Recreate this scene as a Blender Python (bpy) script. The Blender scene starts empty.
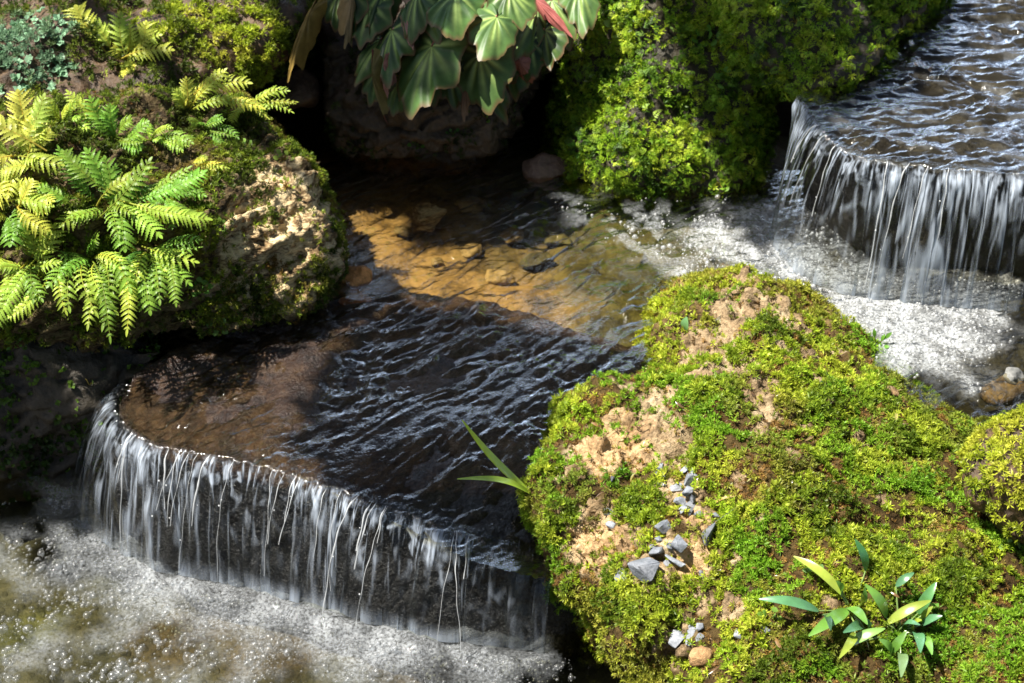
import bpy, bmesh, math, random
import numpy as np
from mathutils import Vector, Matrix
from mathutils.bvhtree import BVHTree

random.seed(7)
rng = np.random.default_rng(7)
SC = bpy.context.scene
COL = SC.collection

# ------------------------------------------------------------------ camera, world, sun, exposure
CAM_LOC = np.array([0.0, -1.9, 1.5]); CAM_TGT = np.array([0.0, 0.0, 0.0]); LENS = 60.0
W, H = 1024, 683
FWD = CAM_TGT - CAM_LOC; FWD /= np.linalg.norm(FWD)
RGT = np.cross(FWD, [0, 0, 1]); RGT /= np.linalg.norm(RGT)
UPV = np.cross(RGT, FWD)
cam_d = bpy.data.cameras.new("camera"); cam = bpy.data.objects.new("camera", cam_d); COL.objects.link(cam)
cam.location = CAM_LOC
cam.rotation_euler = Vector(FWD).to_track_quat('-Z', 'Y').to_euler()
cam_d.lens = LENS; cam_d.sensor_width = 36; cam_d.clip_start = 0.02; cam_d.clip_end = 500
cam_d.dof.use_dof = True; cam_d.dof.focus_distance = 2.12; cam_d.dof.aperture_fstop = 8.5
SC.camera = cam

SUN = np.array([-0.52, 0.0, 1.0]); SUN /= np.linalg.norm(SUN)
world = bpy.data.worlds.new("World"); SC.world = world; world.use_nodes = True
wn = world.node_tree.nodes; wl = world.node_tree.links
bg = wn.get("Background") or wn.new("ShaderNodeBackground")
sky = wn.new("ShaderNodeTexSky"); sky.sky_type = 'NISHITA'; sky.sun_disc = False
sky.sun_elevation = math.asin(SUN[2]); sky.sun_rotation = math.atan2(SUN[0], SUN[1]) % (2 * math.pi)
sky.air_density = 1.0; sky.dust_density = 2.0; sky.ozone_density = 1.0
# unseen bright cloud bank, added beyond the stream to feed the water's reflections
tcw = wn.new("ShaderNodeTexCoord"); sep = wn.new("ShaderNodeSeparateXYZ"); wl.new(tcw.outputs["Generated"], sep.inputs[0])
cn = wn.new("ShaderNodeTexNoise"); cn.inputs["Scale"].default_value = 3.2; cn.inputs["Detail"].default_value = 6; wl.new(tcw.outputs["Generated"], cn.inputs["Vector"])
def mr(src, a, b, c=0.0, d=1.0):
    n = wn.new("ShaderNodeMapRange"); n.interpolation_type = 'SMOOTHSTEP'; wl.new(src, n.inputs[0])
    for k, v in enumerate((a, b, c, d)): n.inputs[k + 1].default_value = v
    return n.outputs[0]
def mulw(a, b):
    n = wn.new("ShaderNodeMath"); n.operation = 'MULTIPLY'; wl.new(a, n.inputs[0]); wl.new(b, n.inputs[1]); return n.outputs[0]
cm = mulw(mulw(mr(cn.outputs[0], .44, .58), mr(sep.outputs[2], .72, .50)), mr(sep.outputs[1], .05, .45))
cmix = wn.new("ShaderNodeMix"); cmix.data_type = 'RGBA'; wl.new(cm, cmix.inputs[0]); wl.new(sky.outputs[0], cmix.inputs[6]); cmix.inputs[7].default_value = (24.0, 29.5, 38.0, 1)
wl.new(cmix.outputs[2], bg.inputs[0]); bg.inputs[1].default_value = 0.045
sun_d = bpy.data.lights.new("sun", 'SUN'); sun_d.energy = 5.0; sun_d.angle = math.radians(0.5); sun_d.color = (1.0, 0.95, 0.86)
sun_o = bpy.data.objects.new("sun", sun_d); COL.objects.link(sun_o); sun_o.location = (-3, 1, 5)
sun_o.rotation_euler = Vector(SUN).to_track_quat('Z', 'Y').to_euler()
SC.view_settings.view_transform = 'Standard'; SC.view_settings.look = 'None'
SC.view_settings.exposure = 1.42; SC.view_settings.gamma = 1.0; SC.view_settings.use_curve_mapping = False
SC.render.engine = 'CYCLES'
SC.cycles.use_denoising = True; SC.cycles.use_adaptive_sampling = False
SC.cycles.max_bounces = 10; SC.cycles.transparent_max_bounces = 24
SC.cycles.diffuse_bounces = 3; SC.cycles.glossy_bounces = 3
SC.cycles.caustics_reflective = False; SC.cycles.caustics_refractive = False
SC.cycles.sample_clamp_indirect = 6.0

# ------------------------------------------------------------------ helpers
def ray(px, py):
    return FWD + ((px - W / 2) / W * 36 / LENS) * RGT - ((py - H / 2) / W * 36 / LENS) * UPV
def P(px, py, z):
    d = ray(px, py); return CAM_LOC + d * ((z - CAM_LOC[2]) / d[2])
def PD(px, py, depth):
    return CAM_LOC + ray(px, py) * depth
def depth_of(p):
    return float(np.dot(np.asarray(p) - CAM_LOC, FWD))
def mmpx(p):
    return depth_of(p) * 36 / LENS / 1024            # metres per pixel at that point

def hash3(ix, iy, iz, seed):
    h = (ix.astype(np.int64) * 374761393 + iy.astype(np.int64) * 668265263 + iz.astype(np.int64) * 2147483647 + seed * 974634777) & 0xffffffff
    h = ((h ^ (h >> 13)) * 1274126177) & 0xffffffff
    h = ((h ^ (h >> 16)) * 2246822519) & 0xffffffff
    return (h ^ (h >> 15)) & 0xffffffff
GR = np.array([[1,1,0],[-1,1,0],[1,-1,0],[-1,-1,0],[1,0,1],[-1,0,1],[1,0,-1],[-1,0,-1],[0,1,1],[0,-1,1],[0,1,-1],[0,-1,-1]], float)
def noise(p, scale=1.0, seed=0):
    p = np.asarray(p, float) * scale + 0.137 * seed
    i = np.floor(p).astype(np.int64); f = p - i
    u = f * f * f * (f * (f * 6 - 15) + 10)
    out = np.zeros(len(p))
    for dx in (0, 1):
        for dy in (0, 1):
            for dz in (0, 1):
                g = GR[hash3(i[:, 0] + dx, i[:, 1] + dy, i[:, 2] + dz, seed) % 12]
                d = (f - [dx, dy, dz])
                w = (u[:, 0] if dx else 1 - u[:, 0]) * (u[:, 1] if dy else 1 - u[:, 1]) * (u[:, 2] if dz else 1 - u[:, 2])
                out += w * (g * d).sum(1)
    return out
def fbm(p, scale, octv=4, seed=0, gain=0.5):
    s = np.zeros(len(p)); a = 1.0
    for k in range(octv):
        s += a * noise(p, scale * 2 ** k, seed + k * 17); a *= gain
    return s
def ss(a, b, x):
    t = np.clip((x - a) / (b - a), 0, 1); return t * t * (3 - 2 * t)

def mk(name, V, F, mat, parent=None, tint=None, smooth=False, loc=None, extra=None):
    """one mesh object; F is an (n,k) array or a list of such arrays; world coordinates, loc subtracted when parented"""
    V = np.asarray(V, np.float32)
    if loc is not None: V = V - np.asarray(loc, np.float32)
    Fs = F if isinstance(F, list) else [F]
    Fs = [np.asarray(f, np.int32) for f in Fs if len(f)]
    me = bpy.data.meshes.new(name)
    me.vertices.add(len(V)); me.vertices.foreach_set("co", V.ravel())
    nl = sum(f.size for f in Fs); npoly = sum(len(f) for f in Fs)
    me.loops.add(nl); me.loops.foreach_set("vertex_index", np.concatenate([f.ravel() for f in Fs]))
    me.polygons.add(npoly)
    tot = np.concatenate([np.full(len(f), f.shape[1], np.int32) for f in Fs])
    st = np.concatenate([[0], np.cumsum(tot)[:-1]]).astype(np.int32)
    me.polygons.foreach_set("loop_start", st)
    if smooth: me.polygons.foreach_set("use_smooth", np.ones(npoly, bool))
    if tint is not None:
        t = np.asarray(tint, np.float32)
        if t.ndim == 1: t = np.tile(t, (len(V), 1))
        if t.shape[1] == 3: t = np.hstack([t, np.ones((len(t), 1), np.float32)])
        a = me.attributes.new("tint", 'FLOAT_COLOR', 'POINT'); a.data.foreach_set("color", t.ravel())
    if extra:
        for k, v in extra.items():
            if np.ndim(v) == 2:
                a = me.attributes.new(k, 'FLOAT_VECTOR', 'POINT'); a.data.foreach_set("vector", np.asarray(v, np.float32).ravel()); continue
            a = me.attributes.new(k, 'FLOAT', 'POINT'); a.data.foreach_set("value", np.asarray(v, np.float32))
    me.update(calc_edges=True); me.validate()
    if isinstance(mat, (list, tuple)):
        for m in mat: me.materials.append(m)
    else: me.materials.append(mat)
    o = bpy.data.objects.new(name, me); COL.objects.link(o)
    if parent is not None: o.parent = parent
    return o
def tag(o, label=None, cat=None, group=None, kind=None):
    if label: o["label"] = label
    if cat: o["category"] = cat
    if group: o["group"] = group
    if kind: o["kind"] = kind
    return o
def empty(name, loc, label=None, cat=None, group=None, kind=None):
    o = bpy.data.objects.new(name, None); COL.objects.link(o); o.location = [float(x) for x in loc]; o.empty_display_size = 0.02
    return tag(o, label, cat, group, kind)
class MB:
    def __init__(s): s.V = []; s.F3 = []; s.F4 = []; s.T = []; s.n = 0
    def add(s, V, F, tint=None):
        V = np.asarray(V, float); F = np.asarray(F, int)
        s.V.append(V); (s.F4 if F.shape[1] == 4 else s.F3).append(F + s.n)
        t = np.asarray((1, 1, 1) if tint is None else tint, float)
        s.T.append(np.tile(t, (len(V), 1)) if t.ndim == 1 else t); s.n += len(V)
    def build(s, name, mat, parent=None, loc=None, smooth=True):
        F = [np.vstack(x) for x in (s.F3, s.F4) if x]
        return mk(name, np.vstack(s.V), F, mat, parent, np.vstack(s.T), smooth, loc)
def tube(mb, pts, rad, n=6, tint=None):
    pts = np.asarray(pts, float); k = len(pts); rad = np.broadcast_to(np.asarray(rad, float), (k,))
    tan = np.gradient(pts, axis=0); tan /= np.linalg.norm(tan, axis=1)[:, None] + 1e-12
    ref = np.array([0.31, 0.2, 0.93]); a = np.cross(tan, ref); a /= np.linalg.norm(a, axis=1)[:, None] + 1e-9; b = np.cross(tan, a)
    th = np.linspace(0, 2 * np.pi, n, endpoint=False)
    V = pts[:, None] + rad[:, None, None] * (np.cos(th)[None, :, None] * a[:, None] + np.sin(th)[None, :, None] * b[:, None])
    i = np.arange(k - 1)[:, None] * n; j = np.arange(n)[None]; j2 = (j + 1) % n
    F = np.stack([i + j, i + j2, i + n + j2, i + n + j], -1).reshape(-1, 4)
    mb.add(V.reshape(-1, 3), F, tint)

# ------------------------------------------------------------------ materials
def newmat(name):
    m = bpy.data.materials.new(name); m.use_nodes = True; nt = m.node_tree; nt.nodes.clear()
    out = nt.nodes.new("ShaderNodeOutputMaterial")
    def N(t, **kw):
        n = nt.nodes.new(t)
        for k, v in kw.items(): setattr(n, k, v)
        return n
    def L(a, b): nt.links.new(a, b)
    return m, nt, out, N, L
def math_(N, L, op, a, b=None, clamp=False):
    n = N("ShaderNodeMath", operation=op); n.use_clamp = clamp
    for k, v in enumerate((a, b)):
        if v is None: continue
        if isinstance(v, (int, float)): n.inputs[k].default_value = v
        else: L(v, n.inputs[k])
    return n.outputs[0]
def noisetex(N, L, scale, detail=4, rough=0.55, vec=None, dist=0.0):
    n = N("ShaderNodeTexNoise"); n.inputs["Scale"].default_value = scale; n.inputs["Detail"].default_value = detail
    n.inputs["Roughness"].default_value = rough; n.inputs["Distortion"].default_value = dist
    if vec is not None: L(vec, n.inputs["Vector"])
    return n
def ramp(N, L, fac, stops):
    r = N("ShaderNodeValToRGB"); L(fac, r.inputs[0])
    e = r.color_ramp.elements
    while len(e) < len(stops): e.new(0.5)
    for k, (p, c) in enumerate(stops): e[k].position = p; e[k].color = (*c, 1) if len(c) == 3 else c
    return r.outputs[0]
def leafmat(name, transl=0.4, gloss=0.06, rough=0.35, under=None, vary=60.0):
    m, nt, out, N, L = newmat(name)
    at = N("ShaderNodeAttribute", attribute_name="tint")
    geo = N("ShaderNodeNewGeometry")
    nz = noisetex(N, L, vary, 3, 0.6, geo.outputs["Position"])
    hs = N("ShaderNodeHueSaturation"); L(at.outputs["Color"], hs.inputs["Color"])
    L(math_(N, L, 'MULTIPLY_ADD', nz.outputs[0], 0.9), hs.inputs["Value"]); hs.inputs["Value"].links[0].from_node.inputs[2].default_value = 0.55
    col = hs.outputs[0]
    if under is not None:
        mx = N("ShaderNodeMix", data_type='RGBA'); L(geo.outputs["Backfacing"], mx.inputs[0]); L(col, mx.inputs[6]); mx.inputs[7].default_value = (*under, 1); col = mx.outputs[2]
    d = N("ShaderNodeBsdfDiffuse"); t = N("ShaderNodeBsdfTranslucent"); g = N("ShaderNodeBsdfGlossy"); g.inputs["Roughness"].default_value = rough
    L(col, d.inputs[0]); L(col, t.inputs[0])
    a = N("ShaderNodeMixShader"); a.inputs[0].default_value = transl; L(d.outputs[0], a.inputs[1]); L(t.outputs[0], a.inputs[2])
    b = N("ShaderNodeMixShader"); b.inputs[0].default_value = gloss; L(a.outputs[0], b.inputs[1]); L(g.outputs[0], b.inputs[2])
    L(b.outputs[0], out.inputs[0]); return m
def stonemat(name, stops, scale=14.0, fine=160.0, bump=0.5, rough=0.75, spec=0.3, tint=True, bdist=0.004, strata=None):
    m, nt, out, N, L = newmat(name)
    geo = N("ShaderNodeNewGeometry"); pos = geo.outputs["Position"]
    if strata:
        mp = N("ShaderNodeMapping"); mp.inputs["Rotation"].default_value = strata[0]; mp.inputs["Scale"].default_value = strata[1]; L(pos, mp.inputs[0]); pos = mp.outputs[0]
    n1 = noisetex(N, L, scale, 8, 0.65, pos, 0.6); n2 = noisetex(N, L, fine, 5, 0.7, pos)
    f = math_(N, L, 'MULTIPLY_ADD', n2.outputs[0], 0.55); f.node.inputs[2].default_value = -0.27
    f2 = math_(N, L, 'ADD', n1.outputs[0], f, True)
    col = ramp(N, L, f2, stops)
    if tint:
        at = N("ShaderNodeAttribute", attribute_name="tint")
        mx = N("ShaderNodeMix", data_type='RGBA', blend_type='MULTIPLY'); mx.inputs[0].default_value = 1.0
        L(col, mx.inputs[6]); L(at.outputs["Color"], mx.inputs[7]); col = mx.outputs[2]
    p = N("ShaderNodeBsdfPrincipled"); L(col, p.inputs["Base Color"]); p.inputs["Roughness"].default_value = rough
    p.inputs["Specular IOR Level"].default_value = spec
    v = N("ShaderNodeTexVoronoi"); v.inputs["Scale"].default_value = fine * 0.7; L(pos, v.inputs["Vector"])
    hgt = math_(N, L, 'ADD', n2.outputs[0], math_(N, L, 'MULTIPLY', v.outputs["Distance"], 0.5))
    hgt = math_(N, L, 'ADD', hgt, math_(N, L, 'MULTIPLY', n1.outputs[0], 1.5))
    b = N("ShaderNodeBump"); b.inputs["Strength"].default_value = bump; b.inputs["Distance"].default_value = bdist; L(hgt, b.inputs["Height"]); L(b.outputs[0], p.inputs["Normal"])
    L(p.outputs[0], out.inputs[0]); return m
def schlick(N, L, normal=None, f0=0.02, gain=1.0):
    geo = N("ShaderNodeNewGeometry"); dp = N("ShaderNodeVectorMath", operation='DOT_PRODUCT')
    L(geo.outputs["Incoming"], dp.inputs[0]); L(normal if normal is not None else geo.outputs["Normal"], dp.inputs[1])
    c = math_(N, L, 'ABSOLUTE', dp.outputs["Value"]); om = math_(N, L, 'SUBTRACT', 1.0, c, True)
    pw = math_(N, L, 'POWER', om, 5.0)
    r = math_(N, L, 'MULTIPLY_ADD', pw, (1 - f0) * gain, True); r.node.inputs[2].default_value = f0
    return r
def watermat(name, tintcol, f0=0.03, gain=1.0, rough=0.03, bump_scale=90.0, bump=0.25, foam=True, foam_glare_col=(0.75, 0.78, 0.8), foam_scale=170.0, stretch=None):
    """thin clear water: Fresnel mirror over clear tint, with aerated (white) water and painted sky glare where the mesh carries the foam value"""
    m, nt, out, N, L = newmat(name)
    geo = N("ShaderNodeNewGeometry"); vec = geo.outputs["Position"]
    if stretch:
        uv = N("ShaderNodeAttribute", attribute_name="flow"); vec = uv.outputs["Vector"]
    n1 = noisetex(N, L, bump_scale, 3, 0.5, vec, 0.4)
    b = N("ShaderNodeBump"); b.inputs["Strength"].default_value = bump; b.inputs["Distance"].default_value = 0.004; L(n1.outputs[0], b.inputs["Height"])
    fr = schlick(N, L, b.outputs[0], f0, gain)
    t = N("ShaderNodeBsdfTransparent"); t.inputs[0].default_value = (*tintcol, 1)
    g = N("ShaderNodeBsdfGlossy"); g.inputs["Roughness"].default_value = rough; L(b.outputs[0], g.inputs["Normal"])
    base = t.outputs[0]
    if foam:
        at = N("ShaderNodeAttribute", attribute_name="foam")
        fn = noisetex(N, L, foam_scale, 4, 0.65, vec)
        k = math_(N, L, 'MULTIPLY_ADD', fn.outputs[0], 3.6); k.node.inputs[2].default_value = -1.8
        f = math_(N, L, 'ADD', at.outputs["Fac"], math_(N, L, 'MULTIPLY', k, math_(N, L, 'MULTIPLY', at.outputs["Fac"], 1.2)), True)
        d = N("ShaderNodeBsdfDiffuse"); d.inputs[0].default_value = (*foam_glare_col, 1); tr = N("ShaderNodeBsdfTranslucent"); tr.inputs[0].default_value = (*foam_glare_col, 1)
        a = N("ShaderNodeMixShader"); a.inputs[0].default_value = 0.4; L(d.outputs[0], a.inputs[1]); L(tr.outputs[0], a.inputs[2])
        mm = N("ShaderNodeMixShader"); L(math_(N, L, 'MULTIPLY', f, 0.85), mm.inputs[0]); L(t.outputs[0], mm.inputs[1]); L(a.outputs[0], mm.inputs[2]); base = mm.outputs[0]
    x = N("ShaderNodeMixShader"); L(fr, x.inputs[0]); L(base, x.inputs[1]); L(g.outputs[0], x.inputs[2])
    L(x.outputs[0], out.inputs[0]); return m
def bubblemat(name, white=0.16):
    m, nt, out, N, L = newmat(name)
    t = N("ShaderNodeBsdfTransparent"); t.inputs[0].default_value = (.93, .94, .95, 1); g = N("ShaderNodeBsdfGlossy"); g.inputs["Roughness"].default_value = 0.24
    d = N("ShaderNodeBsdfDiffuse"); d.inputs[0].default_value = (0.8, 0.82, 0.83, 1)
    fr = schlick(N, L, None, 0.05, 3.0)
    a = N("ShaderNodeMixShader"); a.inputs[0].default_value = white; L(t.outputs[0], a.inputs[1]); L(d.outputs[0], a.inputs[2])
    x = N("ShaderNodeMixShader"); L(fr, x.inputs[0]); L(a.outputs[0], x.inputs[1]); L(g.outputs[0], x.inputs[2])
    L(x.outputs[0], out.inputs[0]); return m

M_MOSS = leafmat("moss_green", 0.42, 0.015, 0.45, vary=40)
M_FERN = leafmat("fern_green", 0.5, 0.015, 0.4, vary=90)
M_STRAP = leafmat("strap_leaf_green", 0.3, 0.10, 0.25, vary=60)
M_BEG = leafmat("begonia_leaf", 0.3, 0.02, 0.4, under=(0.22, 0.09, 0.07), vary=70)
M_TREE = leafmat("tree_leaf", 0.3, 0.05, 0.4, vary=10)
M_SOILROCK = stonemat("earthy_rock", [(0.28, (0.07, 0.05, 0.03)), (0.46, (0.30, 0.215, 0.13)), (0.6, (0.46, 0.36, 0.23)), (0.76, (0.60, 0.49, 0.35))], 22, 190, 1.0, 0.85, 0.15, bdist=.007)
M_ROCK = stonemat("lichened_rock", [(0.32, (0.035, 0.03, 0.022)), (0.43, (0.17, 0.12, 0.07)), (0.54, (0.46, 0.40, 0.28)), (0.66, (0.58, 0.52, 0.38)), (0.76, (0.26, 0.13, 0.05))], 26, 150, 1.0, 0.8, 0.2, bdist=.007, strata=((.3, .5, .9), (.7, 1.0, 2.4)))
M_DARKROCK = stonemat("damp_dark_rock", [(0.3, (0.03, 0.024, 0.018)), (0.55, (0.12, 0.095, 0.07)), (0.8, (0.22, 0.18, 0.13))], 14, 130, 0.8, 0.5, 0.4)
M_WETROCK = stonemat("wet_pebbly_rock", [(0.34, (0.03, 0.017, 0.012)), (0.5, (0.115, 0.065, 0.042)), (0.62, (0.30, 0.20, 0.115)), (0.72, (0.07, 0.042, 0.03))], 26, 260, 1.0, 0.28, 0.5)
M_BED = stonemat("golden_bed", [(0.30, (0.035, 0.024, 0.010)), (0.46, (0.165, 0.118, 0.044)), (0.6, (0.30, 0.215, 0.09)), (0.74, (0.15, 0.14, 0.04))], 16, 120, 0.8, 0.6, 0.3)
M_OLIVEBED = stonemat("olive_bed", [(0.3, (0.02, 0.019, 0.012)), (0.5, (0.055, 0.05, 0.028)), (0.7, (0.10, 0.085, 0.045)), (0.85, (0.12, 0.06, 0.02))], 9, 80, 0.8, 0.6, 0.3)
M_GRAVEL = stonemat("grey_granite", [(0.3, (0.13, 0.14, 0.155)), (0.5, (0.25, 0.265, 0.29)), (0.75, (0.42, 0.43, 0.45))], 60, 420, 0.5, 0.55, 0.4, bdist=0.0015)
M_GROUND = stonemat("forest_soil", [(0.3, (0.02, 0.015, 0.01)), (0.55, (0.06, 0.045, 0.03)), (0.8, (0.10, 0.08, 0.05))], 4, 40, 0.8, 0.9, 0.1, tint=False, bdist=0.01)
M_STEM = stonemat("plant_stem", [(0.3, (0.7, 0.7, 0.7)), (0.7, (1.0, 1.0, 1.0))], 60, 300, 0.3, 0.5, 0.3)
M_BARK = stonemat("tree_bark", [(0.3, (0.04, 0.03, 0.02)), (0.7, (0.14, 0.11, 0.08))], 12, 60, 1.0, 0.9, 0.1, tint=False, bdist=0.02)
M_WATER = watermat("pool_water", (0.90, 0.85, 0.70), 0.012, 12.0, 0.09, 240, 0.25, foam_scale=250)
M_LOWWATER = watermat("lower_pool_water", (0.75, 0.75, 0.62), 0.015, 3.5, 0.03, 130, 0.45, foam_glare_col=(0.72, 0.76, 0.80), foam_scale=230)
M_FALL = watermat("falling_water", (0.82, 0.83, 0.82), 0.022, 2.6, 0.08, 1.0, 0.8, foam_glare_col=(0.68, 0.77, 0.90), foam_scale=1.0, stretch=True)  # bluish foam colour doubles as sky glare on the curtain
M_BUBBLE = bubblemat("bubble_film", 0.045)
M_FROTH = bubblemat("froth_film", 0.22)
M_JET = bubblemat("white_water_thread", 0.42)

# ------------------------------------------------------------------ rocks: hulls fused by a voxel remesh, then weathered by noise
LOWZ = -.172        # level of the lower pool
SURF = []       # (BVH) surfaces to place small things on
def hull_bm(bm, pts):
    b = bmesh.new()
    for p in pts: b.verts.new([float(c) for c in p])
    r = bmesh.ops.convex_hull(b, input=b.verts)
    junk = [g for g in r["geom_interior"] if isinstance(g, bmesh.types.BMVert)] + [g for g in r["geom_unused"] if isinstance(g, bmesh.types.BMVert)]
    bmesh.ops.delete(b, geom=list(set(junk)), context='VERTS')
    me = bpy.data.meshes.new("t"); b.to_mesh(me); b.free(); bm.from_mesh(me); bpy.data.meshes.remove(me)
def normals_of(V, F):
    n = np.zeros_like(V)
    fn = np.cross(V[F[:, 2]] - V[F[:, 0]], V[F[:, 3]] - V[F[:, 1]])
    for k in range(4): np.add.at(n, F[:, k], fn)
    return n / (np.linalg.norm(n, axis=1)[:, None] + 1e-12)
def rock_mesh(hulls, voxel=0.006, smooth=6, amps=((7, 0.02), (22, 0.008), (70, 0.003)), seed=0, ridge=0.0, worlds=False, strata=None):
    bm = bmesh.new()
    for h in hulls: hull_bm(bm, [p if len(p) == 4 else P(*p) for p in h] if not worlds else h)
    me = bpy.data.meshes.new("t"); bm.to_mesh(me); bm.free()
    o = bpy.data.objects.new("t", me); COL.objects.link(o)
    md = o.modifiers.new("r", 'REMESH'); md.mode = 'VOXEL'; md.voxel_size = voxel
    dg = bpy.context.evaluated_depsgraph_get(); ev = o.evaluated_get(dg); m2 = ev.to_mesh()
    V = np.zeros(len(m2.vertices) * 3); m2.vertices.foreach_get("co", V); V = V.reshape(-1, 3)
    F = np.zeros(len(m2.loops), np.int32); m2.loops.foreach_get("vertex_index", F); F = F.reshape(-1, 4)
    ev.to_mesh_clear(); bpy.data.objects.remove(o); bpy.data.meshes.remove(me)
    E0 = np.vstack([F[:, [0, 1]], F[:, [1, 2]], F[:, [2, 3]], F[:, [3, 0]]])
    cnt = np.bincount(E0[:, 0], minlength=len(V)).astype(float)[:, None]
    for _ in range(smooth):
        a = np.zeros_like(V); np.add.at(a, E0[:, 0], V[E0[:, 1]]); V = 0.4 * V + 0.6 * a / cnt
    N = normals_of(V, F); d = np.zeros(len(V))
    for k, (s, a) in enumerate(amps):
        n = noise(V, s, seed + k * 5); d += a * 1.6 * n
    if ridge: d -= ridge * np.clip(1 - np.abs(fbm(V * [1, 1, 1.8], 12, 2, seed + 50)) * 7, 0, 1)
    if strata is not None:
        a_, fr_, am_ = strata; q = V @ (np.array(a_) / np.linalg.norm(a_)) * fr_ + .9 * fbm(V, 7, 3, seed + 61); q = q - np.floor(q); d += am_ * (np.where(q < .82, q / .82, (1 - q) / .18) - .5) * (.4 + ss(-.2, .3, noise(V, 9, seed + 63)))
    V = V + N * d[:, None]
    return V, F
def add_surf(V, F): SURF.append(BVHTree.FromPolygons([Vector(v) for v in V], F.tolist()))
def hit(px, py, lift=0.0):
    d = Vector(ray(px, py)); best = None
    for b in SURF:
        r = b.ray_cast(Vector(CAM_LOC), d.normalized())
        if r[0] is not None and (best is None or r[3] < best[3]): best = r
    if best is None: return P(px, py, 0.0), np.array([0, 0, 1.0])
    n = np.array(best[1]); 
    if np.dot(n, ray(px, py)) > 0: n = -n
    return np.array(best[0]) + n * lift, n

# moss sprigs -----------------------------------------------------
def sprig_template(n, seed, spread=(15, 80), lw=0.3, vert=0.25):
    r = np.random.default_rng(seed); V = []; F = []
    for k in range(n):
        az = 2 * np.pi * (k + r.uniform(-.3, .3)) / n * 1.618 * 1.0; el = math.radians(r.uniform(*spread)); l = r.uniform(.6, 1.0)
        d = np.array([math.cos(az) * math.cos(el), math.sin(az) * math.cos(el), math.sin(el)])
        s = np.array([-math.sin(az), math.cos(az), 0]); base = np.array([0, 0, r.uniform(0, vert)])
        mid = base + d * l * .5 + [0, 0, .06]; tip = base + d * l - [0, 0, .06 * l]
        w = lw * l * .5; V += [base, mid - s * w, tip, mid + s * w]; F.append([4 * k, 4 * k + 1, 4 * k + 2, 4 * k + 3])
    return np.array(V), np.array(F)
def frond_template(n, seed):
    """feathery sprig: a short leaning stem with paired leaflets"""
    r = np.random.default_rng(seed); V = []; F = []; k = 0
    for i in range(n):
        t = (i + 1) / n; c = np.array([t * .8, 0, .35 * math.sin(t * 2.2)])
        for sg in (-1, 1):
            d = np.array([.45, sg * .8, .1 * r.uniform(-1, 1)]); l = .42 * (1.15 - t); s = np.array([.8, -sg * .45, 0])
            V += [c, c + d * l * .5 - s * l * .22, c + d * l, c + d * l * .5 + s * l * .22]; F.append([k, k + 1, k + 2, k + 3]); k += 4
    return np.array(V), np.array(F)
TPL_STAR = [sprig_template(13, s, (5, 80), .20, .35) for s in range(6)]
TPL_FINE = [sprig_template(12, s + 20, (0, 80), .22, .4) for s in range(5)]
TPL_FEATHER = [frond_template(6, s + 40) for s in range(3)]
TPL_ROUND = [sprig_template(6, s + 60, (0, 50), .75) for s in range(4)]
def scatter(V, F, dens, count, tpls, size, colfun, name, parent, loc, tilt=0.5, lift=0.0, seed=1, mat=None, gaps=-9, clump=0.0):
    r = np.random.default_rng(seed)
    c = V[F].mean(1); fn = np.cross(V[F[:, 2]] - V[F[:, 0]], V[F[:, 3]] - V[F[:, 1]]); ar = np.linalg.norm(fn, axis=1) * .5; fn /= 2 * ar[:, None] + 1e-12
    w = ar * dens(c, fn); n = int(count * w.sum())
    if n <= 0: return None
    idx = r.choice(len(F), n, p=w / w.sum())
    a, b = r.random((2, n, 1)); q = F[idx]
    pts = (V[q[:, 0]] * (1 - a) + V[q[:, 1]] * a) * (1 - b) + (V[q[:, 3]] * (1 - a) + V[q[:, 2]] * a) * b
    nr = fn[idx] * .8 + [0, 0, .35] + r.normal(0, tilt * .5, (n, 3)); nr /= np.linalg.norm(nr, axis=1)[:, None]
    cl = noise(pts, 38, seed + 3) + .6 * noise(pts, 85, seed + 4); keep = (cl + r.normal(0, .12, n)) > gaps
    pts, nr, cl = pts[keep], nr[keep], cl[keep]; n = len(pts); pts = pts + nr * (lift + clump * np.clip(cl, -.3, .7))[:, None]
    ref = r.normal(0, 1, (n, 3)); x = np.cross(nr, ref); x /= np.linalg.norm(x, axis=1)[:, None] + 1e-9; y = np.cross(nr, x)
    sz = r.uniform(size[0], size[1], n); col = colfun(pts, nr, r)
    VV = []; FF = []; TT = []; base = 0
    ti = r.integers(0, len(tpls), n)
    for k, (tv, tf) in enumerate(tpls):
        s = ti == k; m = s.sum()
        if m == 0: continue
        R = np.stack([x[s], y[s], nr[s]], 1)
        v = pts[s][:, None] + np.einsum('vk,nkj->nvj', tv, R) * sz[s][:, None, None]
        f = tf[None] + (np.arange(m) * len(tv))[:, None, None] + base
        VV.append(v.reshape(-1, 3)); FF.append(f.reshape(-1, 4))
        cc = np.repeat(col[s], len(tv), 0) * np.repeat(r.uniform(.75, 1.25, (m * len(tf), 1)), 4, 0)
        TT.append(cc); base += m * len(tv)
    return mk(name, np.vstack(VV), np.vstack(FF), mat or M_MOSS, parent, np.vstack(TT), False, loc)
def palette(cols, scale, seed, jitter=0.22):
    cols = np.array(cols, float)
    def f(p, n, r):
        t = np.clip(.5 + 1.1 * fbm(p, scale, 3, seed) + r.normal(0, .13, len(p)), 0, .999) * (len(cols) - 1)
        i = t.astype(int); fr = (t - i)[:, None]
        return (cols[i] * (1 - fr) + cols[np.minimum(i + 1, len(cols) - 1)] * fr) * r.uniform(1 - jitter, 1 + jitter, (len(p), 1))
    return f
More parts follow.
